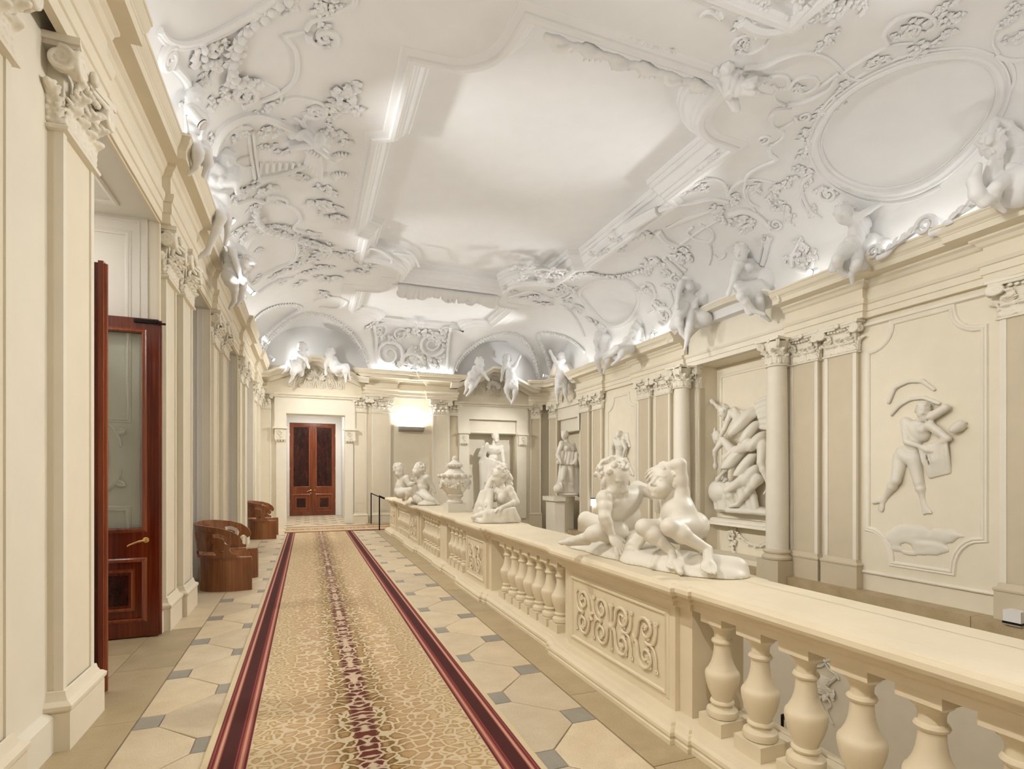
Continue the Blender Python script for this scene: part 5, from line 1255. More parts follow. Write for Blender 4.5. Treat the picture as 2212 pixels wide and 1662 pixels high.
mb = MB(); mb.box((NICHE[0] - .05, YE + .02, 3.36), (NICHE[1] + .05, YE + .3, 3.86)); mb.sweep([(NICHE[0], 3.36), (NICHE[1], 3.36)], [(0, 0), (0, .03), (.03, .06), (.06, .02), (.07, 0)], lambda u, v, h: (u, YE + .02 - h, v)); mb.build('niche_lintel', 'ivory', wall_end, ang=.4)
mb = MB(); mb.box((XR + .02, RS[0] - .05, 3.36), (XR + .3, RS[1] + .05, 3.86)); mb.build('niche_lintel', 'ivory', wall_right, smooth=False)
mb = MB()                                             # portal surround of the statue recess
mb.box((XR - .12, RS[0] - .28, 3.33), (XR, RS[0], 4.5)); mb.box((XR - .12, RS[1], 3.33), (XR, RS[1] + .28, 4.5)); mb.box((XR - .12, RS[0], 3.84), (XR, RS[1], 4.5))
mb.sweep([(RS[1] + .35, 4.40), (RS[0] - .35, 4.40)], [(0, 0), (0, .15), (-.06, .17), (-.12, .21), (-.13, 0)], lambda u, v, h: (XR - h, u, v)); mb.build('portal_surround', 'ivory', wall_right, ang=.4)
for cx, zc, w_ in ((.27, 4.98, 1.9), (6.75, 5.03, 1.9)):
    mb = MB(); rinceau(mb, w_, .46, lambda u, v, d, cx=cx, zc=zc: (cx + u * (1 - .5 * max(0, v) / .3), YE - .01 - d * 2, zc + v * 1.3))
    for k in range(10): t = pi * k / 9; leaf(mb, (cx + .12 * cos(t), YE - .03, zc + .05 + .1 * sin(t)), (cos(t), 0, sin(t) + .2), (0, -1, 0), .26, .14, .5, 3, .3)
    o = mb.build('tympanum_relief', 'statue_far', wall_end, ang=1.0); o['kind'] = 'stuff'
mb = MB(); rinceau(mb, 1.3, .46, lambda u, v, d: (XR - .01 - d * 2, 18.35 - u * (1 - .5 * max(0, v) / .3), 5.0 + v * 1.3)); o = mb.build('tympanum_relief', 'statue_far', wall_right, ang=1.0); o['kind'] = 'stuff'
for y in (17.02, 19.35): pass

def ends(c, J, H):
    for s in 'lr':
        if 'w' + s in J and 'e' + s in J: d = (J['w' + s] - J['e' + s]).normalized(); c.ell(J['w' + s] + d * (.26 * H), (.17 * H, .17 * H, .28 * H), (d.orthogonal(), d.cross(d.orthogonal()), d), .03)
        if 'a' + s in J: d = V((J['a' + s] - J['k' + s])); d.z *= .2; d = (d.normalized() + V((-.5, .5, -.2))).normalized(); c.cap(J['a' + s], J['a' + s] + d * (.55 * H), .15 * H, .11 * H, .03)
def jx(tab, X):
    """joints of a relief: pixel position on the wall plane, pushed out by d"""
    return {n: onX(px, py, X) - V((d[0] if d else .05, 0, 0)) for n, (px, py, *d) in tab.items()}
# white stucco behind the lunettes, above the cornices
for nm, a, b_ in (('trim_31', (XL, YE - .02, 5.41), (XR, YE, 7.2)), ('trim_32', (XL, 15.6, 5.41), (XL + .02, YE, 7.2)), ('trim_33', (XR - .02, 15.6, 5.41), (XR, YE, 7.2))): struct(MB().box(a, b_).build(nm, 'white_stucco', smooth=False))
# relief in the framed panel: striding figure with a second figure in its arms
r1 = thing('panel_relief', 'ivory stucco relief of a striding figure inside the framed panel at right', 'relief', (XR, 5.75, .3))
c = Clay()
J = jx(dict(sl=(1965, 912, .10), sr=(2022, 920, .16), neck=(2000, 906, .12), chest=(1992, 932, .08), belly=(1978, 958, .06), pelvis=(1965, 985, .06), el=(1975, 955, .18), wl=(2008, 968, .16), er=(2060, 948, .14), wr=(2030, 962, .12),
             hl=(1952, 990, .06), hr=(1982, 992, .08), kl=(1948, 1038, .14), al=(1915, 1080, .06), kr=(1992, 1042, .08), ar=(2000, 1086, .04)), XR + .06)
body(c, J, .32); ends(c, J, .32); head(c, onX(2006, 888, XR) - V((.14, 0, 0)), (-.75, -.4, -.25), (-.1, -.1, 1), .27, False, .9, True, seed=41)
foot(c, J['al'], onX(1902, 1106, XR) - V((.08, 0, 0)), (-1, 0, .3), .24); foot(c, J['ar'], onX(2008, 1108, XR) - V((.06, 0, 0)), (-1, 0, .3), .24)
c.cap(onX(2022, 900, XR) - V((.1, 0, 0)), onX(2052, 882, XR) - V((.1, 0, 0)), .07, .06, .03); head(c, onX(2074, 924, XR) - V((.07, 0, 0)), (-.8, -.5, 0), (0, -.8, .5), .24, False, 1.3, seed=43, fine=False)
folds(c, [onX(1995, 965, XR) - V((.1, 0, 0)), onX(2050, 955, XR) - V((.08, 0, 0))], [onX(2012, 1030, XR) - V((.01, 0, 0)), onX(2050, 1020, XR) - V((.0, 0, 0))], 6, .05, .035, .02, (0, 0, 0), 2)
c.chain([onX(x, y, XR) - V((.03, 0, 0)) for x, y in ((1922, 870), (1935, 838), (1965, 824), (1995, 824), (2020, 842))], [.03, .035, .03, .035, .03], .02)
c.chain([onX(x, y, XR) - V((.03, 0, 0)) for x, y in ((1928, 896), (1945, 876), (1970, 862), (2000, 860), (2030, 872))], [.03, .03, .03, .03, .03], .02)
part(r1, 'figure', c.mesh(.019, 'figure', 'statue', clip=[(0, XR + .02, -1)]))
c = Clay(); rs = np.random.RandomState(9)
for i in range(40):
    y = rs.uniform(5.1, 6.45); z = rs.uniform(.42, .86); 
    if z < .42 + max(0, abs(y - 5.78) - .42) * 1.2: continue
    c.ell((XR + .02, y, z), (.05, rs.uniform(.10, .2), rs.uniform(.05, .1)), None, .03)
part(r1, 'rocky_ground', c.mesh(.025, 'rocky_ground', 'statue', clip=[(0, XR + .02, -1)]))
# wrestling group in the niche
XH = XR + .62
r2 = thing('wrestling_relief', 'white high relief of wrestling figures on a bracket between the two round columns', 'relief', (XH, 9.8, .7))
c = Clay()
J = jx(dict(sl=(1602, 892, .32), sr=(1636, 898, .12), neck=(1606, 886, .28), chest=(1622, 912, .26), belly=(1636, 935, .24), pelvis=(1650, 955, .22), el=(1592, 930, .40), wl=(1578, 950, .36), er=(1575, 884, .30), wr=(1558, 872, .24), hl=(1640, 962, .30), hr=(1660, 962, .16), kl=(1592, 988, .36), al=(1582, 1036, .22), kr=(1662, 1000, .26), ar=(1676, 1050, .2)), XH)
body(c, J, .36); ends(c, J, .36); head(c, onX(1588, 890, XH) - V((.36, 0, 0)), (-.5, .7, -.5), (-.2, .3, 1), .33, False, 1.0, True, seed=51); hand(c, J['wr'], (-.1, .6, .6), (-1, 0, 0), .2, 1.0, .1, .015)
foot(c, J['ar'], onX(1668, 1062, XH) - V((.25, 0, 0)), (0, 0, 1), .26); foot(c, J['al'], onX(1570, 1046, XH) - V((.25, 0, 0)), (0, 0, 1), .26)
folds(c, [onX(1640, 870, XH) - V((.1, 0, 0)), onX(1650, 925, XH) - V((.08, 0, 0))], [onX(1686, 862, XH) - V((.05, 0, 0)), onX(1690, 935, XH) - V((.05, 0, 0))], 6, .04, .06, .03, (0, 0, .06), 3)
part(r2, 'upper_wrestler', c.mesh(.018, 'upper_wrestler', 'statue', clip=[(0, XH + .02, -1)]))
c = Clay()
J = jx(dict(sl=(1588, 952, .36), sr=(1618, 965, .24), neck=(1590, 958, .3), chest=(1612, 985, .30), belly=(1630, 1005, .28), pelvis=(1640, 1028, .26), el=(1572, 975, .4), wl=(1566, 1000, .3), er=(1600, 1010, .40), wr=(1580, 1030, .36), hl=(1628, 1036, .3), hr=(1652, 1036, .22), kl=(1600, 1060, .42), al=(1610, 1098, .30), kr=(1655, 1050, .40), ar=(1620, 1090, .38)), XH)
body(c, J, .37); ends(c, J, .37); head(c, onX(1576, 944, XH) - V((.38, 0, 0)), (-.6, .7, .2), (-.3, .6, -.6), .32, False, 1.0, True, seed=52); c.ell(onX(1568, 1062, XH) - V((.22, 0, 0)), (.22, .30, .30), None, .06)
folds(c, [onX(1560, 1050, XH) - V((.3, 0, 0)), onX(1640, 1040, XH) - V((.3, 0, 0))], [onX(1565, 1100, XH) - V((.25, 0, 0)), onX(1650, 1106, XH) - V((.25, 0, 0))], 8, .05, .08, .04, (0, 0, 0), 8)
part(r2, 'lower_wrestler', c.mesh(.018, 'lower_wrestler', 'statue', clip=[(0, XH + .02, -1), (2, .84, 1)]))
c = Clay(); rs = np.random.RandomState(3)
for i in range(30): c.ell((XH - rs.uniform(0, .3), rs.uniform(8.75, 11.0), .86), (.14, .22, rs.uniform(.05, .14)), None, .05)
part(r2, 'rocky_ground', c.mesh(.03, 'rocky_ground', 'statue', clip=[(0, XH + .02, -1), (2, .80, 1)]))
mb = MB(); mb.sweep([(11.05, .64), (8.70, .64)], [(0, 0), (0, .24), (-.04, .30), (-.07, .30), (-.10, .36), (-.16, .38), (-.17, 0)], lambda u, v, h: (XH - h, u, v)); o = mb.build('bracket_shelf', 'ivory', r2, ang=.4); o.location = -V(r2.location)
mb = MB()
for k in range(26):
    t = k / 25; y = 9.35 + 1.25 * t if False else 10.55 - 1.5 * t; z = .42 - .36 * sin(pi * t); mb.ball((XH - .04, y, z), .045, 6, 4); leaf(mb, (XH - .06, y, z), (0, RNG.uniform(-1, 1), RNG.uniform(-1, 1)), (-1, 0, 0), .10, .05, .4, 2, .3)
for k in range(14): t = k / 13; mb.ball((XH - .05, 10.55 + RNG.uniform(-.12, .12), .5 - .7 * t), .05, 6, 4); leaf(mb, (XH - .06, 10.55, .5 - .7 * t), (0, RNG.uniform(-1, 1), RNG.uniform(-1, .2)), (-1, 0, 0), .14, .07, .5, 2, .3)
o = mb.build('garland', 'ivory', r2, ang=1); o.location = -V(r2.location); o['kind'] = 'stuff'
# smaller relief far down the right wall
r3 = thing('far_panel_relief', 'small ivory relief of a flying figure in the farther framed wall panel', 'relief', (XR, 14.6, 1))
c = Clay()
J = jx(dict(sl=(1335, 952, .1), sr=(1352, 955, .1), neck=(1342, 948, .1), chest=(1344, 965, .07), pelvis=(1342, 990, .07), el=(1328, 970, .1), wl=(1330, 990, .12), er=(1358, 970, .1), wr=(1352, 988, .1), hl=(1338, 996, .07), hr=(1348, 996, .07), kl=(1336, 1018, .1), al=(1346, 1044, .05), kr=(1352, 1020, .08), ar=(1360, 1046, .05)), XR)
body(c, J, .36); head(c, onX(1342, 940, XR) - V((.1, 0, 0)), (-.8, .4, 0), (0, 0, 1), .28, False, 1.2, seed=61, fine=False)
folds(c, [onX(1330, 940, XR), onX(1356, 936, XR)], [onX(1328, 960, XR), onX(1362, 965, XR)], 6, .06, .05, .03, (0, 0, 0), 3); folds(c, [onX(1332, 990, XR) - V((.06, 0, 0)), onX(1356, 990, XR) - V((.06, 0, 0))], [onX(1330, 1020, XR), onX(1368, 1026, XR)], 7, .06, .05, .03, (0, 0, 0), 5)
part(r3, 'figure', c.mesh(.028, 'figure', 'statue', clip=[(0, XR + .02, -1)]))
# trophy relief low on the right wall, seen between the balusters
mb = MB(); rs = np.random.RandomState(2)
tc_ = onX(1785, 1478, XR)
fnT = lambda u, v, d: (XR - d, tc_.y - u, tc_.z + v)
for s in (1, -1):
    mb.tube([fnT(*p, .03) for p in crom([(0, .42), (s * .12, .50), (s * .26, .46), (s * .20, .38), (s * .05, .42)], 6)], .022, 6); mb.tube([fnT(*p, .03) for p in crom([(0, .40), (s * .10, .30), (s * .24, .26), (s * .28, .18)], 6)], .02, 6)
    mb.tube([fnT(s * -.24, .22, .03), fnT(s * .18, -.25, .03)], .03, 6); mb.tube([fnT(*p, .03) for p in crom([(0, -.2), (s * .12, -.35), (s * .04, -.5), (s * .16, -.7)], 6)], .018, 6)
for k in range(16): a = rs.uniform(0, 6.28); leaf(mb, fnT(rs.uniform(-.15, .15), rs.uniform(-.25, .15), .03), (0, cos(a), sin(a)), (-1, 0, 0), .2, .1, .5, 3, .3)
mb.ball(fnT(-.05, .02, .02), .13, 10, 6, (.5, 1, 1)); o = mb.build('trophy_relief', 'ivory', None, ang=1)
tag(o, 'ribbon-tied trophy relief low on the right wall, glimpsed between the nearest balusters', 'relief')
sr_ = thing('stair_handrail', 'dark sloping handrail below the nearest balusters', 'handrail', (8.9, 7.5, -3.6))
q = MB(); p0, p1 = onX(1690, 1545, 8.9), onX(1800, 1662, 8.9); q.tube([p0 + (p0 - p1) * .0, p1 + (p1 - p0) * 2.0], .035, 8); o = q.build('rail', 'black_metal', sr_); o.location = -V(sr_.location)
q = MB(); q.tube([p0, V((p0.x, p0.y, -3.6))], .03, 8); o = q.build('post', 'black_metal', sr_); o.location = -V(sr_.location)

# small exit lamp on the right wall and a glass box lamp at the right edge
e = onX(1281, 1085, XR - .14); o = MB().box((-.03, -.10, -.13), (.03, .10, .10)).build('exit_lamp', 'exit_sign', None, smooth=False, loc=e); tag(o, 'tiny glowing exit lamp between the pilasters beside the robed statue', 'lamp')
o2 = MB().box((-.035, -.105, .101), (.035, .105, .14)).build('lamp_cap', 'black_metal', o, smooth=False)
# ------------------------------------------------------------------ stucco on the vault
def spt(px, py): p, n_ = hit(px, py); return p, n_, (p - CAMPOS).dot(FWD)
STU = None
def stucco(label): 
    global STU
    STU = thing('stucco_ornament', label, 'stucco', (0, 0, 0), 'stucco ornaments of the vault'); return STU
def vine(pts, rpx, end=None, name='scroll', per=5, lift=.35, flat_=1.0):
    q = [spt(x, y) for x, y in crom(pts, per)]; n_ = len(q); e = rpx if end is None else end
    rad = [max(.008, (rpx + (e - rpx) * i / (n_ - 1)) * .85 * q[i][2] / F) for i in range(n_)]
    MB().tube([p + nn * (r * lift) for (p, nn, t), r in zip(q, rad)], rad, 7, flat_, [nn for _, nn, _ in q]).build(name, 'white_stucco', STU)
def spray(px, py, rpx, n=15, name='leaf_spray', seed=None):
    p, nn, t = spt(px, py); R = rpx * 1.65 * t / F; mb = MB(); a0 = RNG.uniform(0, 6.28)
    tu = nn.orthogonal().normalized(); tv = nn.cross(tu); bend = RNG.uniform(0, 6.28)
    for i in range(n):                                # overlapping curled leaves heaped along a short stem
        a = a0 + 2.4 * i; l = R * RNG.uniform(.38, .72); s_ = RNG.uniform(-.75, .75) * R; o = R * RNG.uniform(0, .3)
        b_ = p + (tu * cos(bend) + tv * sin(bend)) * s_ + (tu * cos(a + 1) + tv * sin(a + 1)) * o + nn * (.06 * R)
        leaf(mb, b_, tu * cos(a) + tv * sin(a), nn, l, l * .62, RNG.uniform(.5, 1.1), 3, .26)
    for i in range(6): a = a0 + 1.7 * i; mb.ball(p + (tu * cos(bend) + tv * sin(bend)) * (R * (i - 2.5) * .25) + (tu * cos(a) + tv * sin(a)) * (R * .12) + nn * (R * .12), R * .15, 6, 4)
    o = mb.build(name, 'white_stucco', STU, ang=.9); o['kind'] = 'stuff'
def sprays(lst, n=15):
    for x, y, r in lst: spray(x, y, r, max(n, 13))
def garland(pts, rpx, name='garland', step=.75):
    q = [spt(x, y) for x, y in crom(pts, 10)]; mb = MB(); last = None
    for p, nn, t in q:
        R = rpx * 1.3 * t / F
        if last is not None and (p - last).length < R * step: continue
        last = p; tu = nn.orthogonal().normalized(); tv = nn.cross(tu)
        mb.ball(p + nn * (R * .25), R * .42, 6, 4)
        for i in range(4):
            a = RNG.uniform(0, 6.28); leaf(mb, p + nn * (R * .1), tu * cos(a) + tv * sin(a), nn, R * RNG.uniform(.8, 1.25), R * .55, .7, 2, .35)
    o = mb.build(name, 'white_stucco', STU, ang=.9); o['kind'] = 'stuff'
def volute(px, py, rpx, turns=1.9, a0=0.0, sg=1, w_=.24):
    p, nn, t = spt(px, py); R = rpx * 1.1 * t / F; tu = nn.orthogonal().normalized(); tv = nn.cross(tu)
    sp_ = spiral2(0, 0, R, R * .1, a0, sg * turns, 32); MB().tube([p + tu * u + tv * v + nn * (R * .12) for u, v in sp_], [R * (w_ - .12 * i / 32) for i in range(33)], 7).build('volute', 'white_stucco', STU)
def oframe(pts, wpx, name='medallion_frame'):
    q = [spt(x, y) for x, y in crom(pts, 6, True)]; n_ = len(q); mb = MB(); vs = []; fs = []
    prof = [(-.5, 0), (-.48, .16), (-.38, .22), (-.30, .12), (-.22, .14), (-.12, .34), (.06, .42), (.20, .34), (.26, .18), (.34, .16), (.40, .24), (.48, .2), (.5, 0)]
    for i in range(n_):
        p, nn, t = q[i]; d = (q[(i + 1) % n_][0] - q[i - 1][0]).normalized(); s_ = d.cross(nn).normalized(); W = wpx * 1.15 * t / F
        vs += [p + s_ * (o * W) + nn * (h * W * .8) for o, h in prof]
    P_ = len(prof)
    for i in range(n_):
        a, b_ = i * P_, ((i + 1) % n_) * P_
        for j in range(P_ - 1): fs.append((a + j, b_ + j, b_ + j + 1, a + j + 1))
    mb.add(vs, fs).build(name, 'white_stucco', STU, ang=.6)
def m3(pts): return [(320 + x * .3129, y * .3129) for x, y in pts]
def m5(pts): return [(1500 + x * .337, y * .337) for x, y in pts]
def m8(pts): return [(1180 + x * .2767, 400 + y * .2767) for x, y in pts]
def s3(l): return [(320 + x * .3129, y * .3129, r * .3129) for x, y, r in l]
def s5(l): return [(1500 + x * .337, y * .337, r * .337) for x, y, r in l]
def s8(l): return [(1180 + x * .2767, 400 + y * .2767, r * .2767) for x, y, r in l]

stucco('white stucco garland and scrolls on the left cove nearest the top edge')
vine([(342, 62), (358, 82), (385, 91), (420, 86), (470, 66), (520, 40), (575, 6), (600, -12)], 10, name='medallion_moulding'); vine([(340, 74), (358, 97), (388, 104), (425, 98), (475, 77), (525, 50), (580, 16)], 5, name='medallion_moulding')
garland(m3([(960, -20), (870, 30), (800, 100), (700, 170), (640, 230), (600, 320), (570, 420), (590, 540), (660, 550), (760, 560)]), 22)
vine(m3([(930, 240), (1010, 330), (1030, 450), (1000, 560), (900, 640), (780, 690)]), 6); vine(m3([(930, 240), (1080, 210)]), 6); vine(m3([(1090, 200), (1130, 140), (1250, 105), (1340, 60), (1420, 20), (1425, -30)]), 6, 8)
volute(*m3([(1220, 250)])[0], 32, 1.6, .5); sprays(s3([(1230, 240, 70), (400, 390, 110), (400, 520, 40), (470, 330, 60), (670, 630, 80), (520, 640, 60), (430, 720, 50), (1350, 640, 90), (1320, 730, 80), (1390, 720, 70), (1180, 30, 70), (1280, 60, 60), (1000, 20, 60)]))
vine(m3([(790, 560), (880, 600), (920, 660), (905, 720)]), 5, 3); volute(*m3([(660, 650)])[0], 30, 1.5, 2)
volute(361, 124, 27, 2.1, 1.2, 1, .32); spray(418, 200, 26, 12); vine([(372, 140), (395, 165), (405, 190), (400, 230), (408, 262)], 12, 9)

stucco('white stucco shell cartouche with arched bands on the middle of the left cove')
vine(m3([(430, 1040), (480, 920), (560, 840), (680, 795), (800, 800), (950, 860), (1080, 930), (1200, 1010)]), 15, 9, 'arch_band'); vine(m3([(480, 1000), (560, 900), (660, 870), (700, 880)]), 9, 6, 'arch_band')
vine(m3([(760, 1220), (900, 1200), (1040, 1150), (1100, 1120)]), 9, 6, 'arch_band'); vine(m3([(1060, 830), (1100, 900), (1180, 960), (1250, 1010)]), 7, 5); vine(m3([(1100, 790), (1060, 830), (1000, 800)]), 6, 4)
vine(m3([(930, 700), (1000, 670), (1100, 680), (1200, 710), (1260, 770)]), 7, 5); volute(*m3([(1160, 760)])[0], 24, 1.5, 1); sprays(s3([(1160, 760, 60), (810, 740, 55), (570, 900, 70), (640, 930, 60), (850, 880, 60), (960, 1040, 60), (820, 1010, 45), (1230, 900, 60), (1340, 940, 60), (1280, 800, 50), (410, 1000, 60), (700, 1290, 70), (620, 1330, 70), (820, 1300, 60), (1240, 1310, 60), (1180, 1400, 70), (1290, 1500, 70), (1240, 1420, 60), (460, 1440, 70), (760, 1410, 50), (1060, 1220, 60)]))
for k in range(7):
    x = 770 + 45 * k; vine(m3([(x, 1195 - 8 * k), (x + 8, 1115)]), 4, 4, 'slat', 3)
vine(m3([(690, 900), (705, 1050), (735, 1230)]), 4, 4, 'strap'); vine(m3([(725, 900), (738, 1050), (765, 1220)]), 4, 4, 'strap'); vine(m3([(690, 1080), (630, 1095), (615, 1130), (660, 1150), (720, 1145)]), 4, 4, 'ring')
for (x, y), r in zip(m3([(1345, 1090), (1330, 1220)]), (22, 20)):
    p, nn, t = spt(x, y); mb = MB(); tu = nn.orthogonal().normalized(); tv = nn.cross(tu); R = r * t / F * 1.1
    for i in range(9): a = -1.3 + 2.6 * i / 8; mb.tube([p, p + (tu * cos(a) + tv * sin(a)) * R * .6 + nn * R * .25, p + (tu * cos(a) + tv * sin(a)) * R + nn * R * .1], [R * .08, R * .15, R * .13], 6)
    mb.build('shell', 'white_stucco', STU)
for k in range(5): vine(m3([(1080 + 22 * k, 1010 + 12 * k), (1110 + 18 * k, 1060 + 14 * k), (1090 + 24 * k, 1120 + 26 * k)]), 9, 7, 'fluting', 4)
vine(m3([(880, 1390), (1000, 1430), (1050, 1510), (1000, 1570), (1080, 1600), (1200, 1610)]), 6, 4); garland(m3([(740, 1440), (740, 1500), (800, 1570), (900, 1600), (1000, 1630), (1120, 1665), (1250, 1700)]), 16); vine(m3([(600, 1400), (700, 1370), (800, 1390), (850, 1350), (950, 1380), (950, 1420)]), 7, 4)

stucco('white stucco frame and garlands of the pointed medallion on the left cove')
oframe([(535, 612), (524, 570), (535, 525), (560, 503), (590, 498), (625, 505), (640, 525), (643, 545), (630, 565), (600, 578), (572, 592), (552, 610)], 13)
garland([(560, 490), (590, 485), (620, 492), (645, 512), (660, 540), (650, 560)], 9); vine([(556, 632), (580, 615), (610, 603), (635, 598), (642, 590)], 5, 3); sprays([(600, 590, 14), (635, 575, 12), (660, 520, 12), (555, 600, 10), (525, 510, 14), (510, 500, 14), (535, 490, 12)])

stucco('white stucco oval medallion frame on the right cove')
oframe(m5([(775, 950), (790, 830), (900, 660), (1100, 510), (1400, 385), (1700, 345), (1870, 380), (1960, 480), (1970, 620), (1890, 800), (1740, 980), (1550, 1140), (1350, 1225), (1150, 1235), (960, 1170), (835, 1075)]), 26)
vine(m5([(740, 960), (760, 820), (860, 640), (1080, 470), (1380, 345), (1720, 300), (1920, 350)]), 4, 4, 'outer_moulding'); vine(m5([(750, 1040), (830, 1140), (950, 1230), (1150, 1300), (1380, 1290), (1580, 1200)]), 4, 4, 'outer_moulding')

stucco('white stucco vine scrolls between the main ceiling panel and the oval medallion')
vine(m5([(320, 430), (450, 420), (560, 370), (700, 335), (820, 355), (900, 405), (950, 460)]), 8, 5); vine(m5([(950, 460), (1080, 380), (1250, 290), (1400, 270)]), 6, 4); vine(m5([(1240, 275), (1218, 210), (1300, 120), (1430, 80), (1530, 110), (1540, 160), (1450, 220), (1330, 245)]), 7, 4)
vine(m5([(960, 460), (1000, 500), (1100, 500), (1250, 450), (1380, 380)]), 5, 4); vine(m5([(930, 460), (850, 520), (780, 560)]), 6, 4); vine(m5([(600, 660), (700, 645), (800, 600), (870, 560), (910, 480)]), 8, 6); vine(m5([(620, 690), (530, 700), (490, 750), (505, 810), (560, 815), (640, 770)]), 7, 4)
vine(m5([(540, 815), (575, 860), (520, 915), (480, 920)]), 5, 4); vine(m5([(480, 930), (485, 980), (525, 1020), (430, 1060), (350, 1110), (322, 1180), (330, 1260), (390, 1350)]), 6, 4); vine(m5([(215, 1250), (250, 1190), (330, 1150), (430, 1150), (520, 1170)]), 5, 3); vine(m5([(0, 1165), (100, 1140), (180, 1165), (215, 1240)]), 5, 4)
vine(m5([(450, 520), (520, 480), (590, 490), (600, 550), (540, 570), (500, 540)]), 8, 4); vine(m5([(600, 560), (660, 500), (760, 490), (790, 540), (720, 590), (640, 580)]), 7, 4); vine(m5([(580, 670), (520, 640), (515, 590), (560, 560)]), 5, 4)
volute(*m5([(700, 745)])[0], 15, 1.7, 1); volute(*m5([(1390, 190)])[0], 18, 1.6, 2); volute(*m5([(1150, 395)])[0], 16, 1.5, 2); volute(*m5([(440, 890)])[0], 14, 1.5, 3); volute(*m5([(860, 1240)])[0], 18, 1.7, .5)
sprays(s5([(1400, 190, 55), (1330, 225, 40), (1610, 120, 60), (1700, 110, 40), (1600, 230, 55), (1430, 330, 60), (1370, 380, 40), (950, 545, 45), (935, 630, 50), (850, 715, 55), (800, 720, 40), (725, 850, 50), (735, 920, 45), (720, 990, 40), (690, 1085, 40), (620, 1150, 36), (540, 1195, 40), (575, 1330, 34), (605, 1410, 26), (130, 1010, 36), (80, 1080, 36), (40, 1120, 30), (870, 240, 45), (850, 280, 36), (1190, 380, 45), (380, 1210, 40), (60, 1195, 40), (850, 1230, 45), (720, 1170, 34), (760, 1360, 30), (1620, 30, 50), (2080, 230, 55), (2000, 140, 40), (330, 230, 45), (300, 310, 40), (2080, 40, 50), (670, 560, 40)]))
vine(m5([(250, 330), (240, 280), (300, 230), (370, 220), (390, 250)]), 6, 4); vine(m5([(280, 330), (350, 340), (450, 290), (500, 210)]), 6, 4); vine(m5([(800, 320), (830, 290), (850, 260)]), 6, 4)
vine(m5([(1950, 340), (1910, 270), (1930, 180), (1960, 150)]), 5, 3); vine(m5([(1990, 370), (2040, 430), (2050, 520), (2010, 600)]), 5, 4); vine(m5([(1930, 350), (2020, 380), (2113, 380)]), 6, 6)
vine(m5([(760, 1110), (700, 1160), (692, 1230), (740, 1340), (820, 1400)]), 5, 4)

stucco('thick white stucco swag of leaves and feathers at the top edge of the picture')
vine(m5([(150, 60), (170, 110), (110, 70), (60, 80), (40, 110)]), 9, 4); vine(m5([(300, 120), (360, 160), (450, 185), (560, 175), (640, 120), (690, 60), (740, 10)]), 17, 12, 'feather_swag'); vine(m5([(120, 10), (200, 40), (270, 20), (330, 60), (300, 120)]), 10, 8)
sprays(s5([(380, 120, 70), (300, 60, 60), (650, 110, 60), (700, 30, 80), (880, 60, 80), (960, 30, 80), (1060, 10, 70), (820, 20, 70), (420, 20, 70)]), 12)
garland([(1235, 62), (1290, 75), (1340, 80), (1400, 95), (1455, 112)], 8)

stucco('white stucco arched cartouche with wing and cloak above the segmental pediment')
vine(m8([(1430, 215), (1550, 190), (1650, 230), (1720, 300), (1755, 330)]), 10, 8, 'arch_band'); volute(*m8([(1795, 305)])[0], 14, 1.8, 1); vine(m8([(1755, 390), (1730, 450), (1715, 530), (1690, 620)]), 8, 6, 'strap'); vine(m8([(1700, 420), (1680, 520), (1660, 600)]), 5, 4, 'strap')
vine(m8([(630, 325), (720, 270), (800, 225), (870, 190)]), 15, 13, 'cloak_roll'); vine(m8([(880, 190), (1000, 150), (1150, 130), (1300, 100), (1420, 125)]), 7, 6); vine(m8([(870, 350), (930, 420), (1030, 465)]), 10, 7); vine(m8([(1040, 465), (1200, 350), (1390, 245)]), 4, 3, 'staff')
for k in range(9): vine(m8([(940 + 40 * k, 330 - 16 * k), (1100 + 30 * k, 250 - 8 * k), (1260 + 12 * k, 215 - 4 * k)]), 4, 3, 'wing_feather', 4)
vine(m8([(1200, 300), (1290, 350), (1300, 420), (1250, 440), (1150, 410), (1100, 360), (1150, 320)]), 4, 4); vine(m8([(1310, 540), (1345, 575), (1390, 555), (1400, 520)]), 4, 3); vine(m8([(920, 560), (980, 610), (1060, 690)]), 7, 6, 'strap'); vine(m8([(960, 540), (1020, 600), (1090, 660)]), 5, 5, 'strap'); vine(m8([(1280, 460), (1290, 540), (1270, 620)]), 4, 3)
volute(*m8([(1020, 730)])[0], 13, 1.6, 0); volute(*m8([(830, 580)])[0], 13, 1.6, 2)
sprays(s8([(1530, 285, 70), (1590, 270, 50), (1380, 265, 60), (1330, 200, 60), (1020, 540, 60), (1075, 570, 60), (1050, 490, 50), (850, 600, 60), (780, 660, 50), (590, 480, 50), (530, 420, 45), (470, 510, 45), (350, 530, 40), (700, 400, 60), (780, 390, 60), (1440, 130, 50), (1480, 80, 40), (1830, 170, 50), (1890, 250, 40), (930, 690, 40), (960, 790, 36), (1640, 30, 50), (1760, 80, 45), (1060, 60, 40), (1200, 20, 40), (1700, 440, 40)]))
vine(m8([(1930, 640), (1920, 560), (1960, 470), (2000, 400)]), 7, 3); vine(m8([(1960, 660), (2060, 670), (2090, 560)]), 6, 4); sprays(s8([(2010, 480, 50), (2050, 590, 60), (1980, 580, 50), (1910, 570, 45)])); vine(m8([(960, 800), (990, 900), (960, 960)]), 4, 3)
vine(m8([(1580, 0), (1560, 60), (1590, 130), (1660, 170)]), 4, 4); vine(m8([(1410, 0), (1420, 60), (1450, 110)]), 4, 4); vine(m8([(2010, 40), (1990, 120), (2040, 200)]), 4, 3)

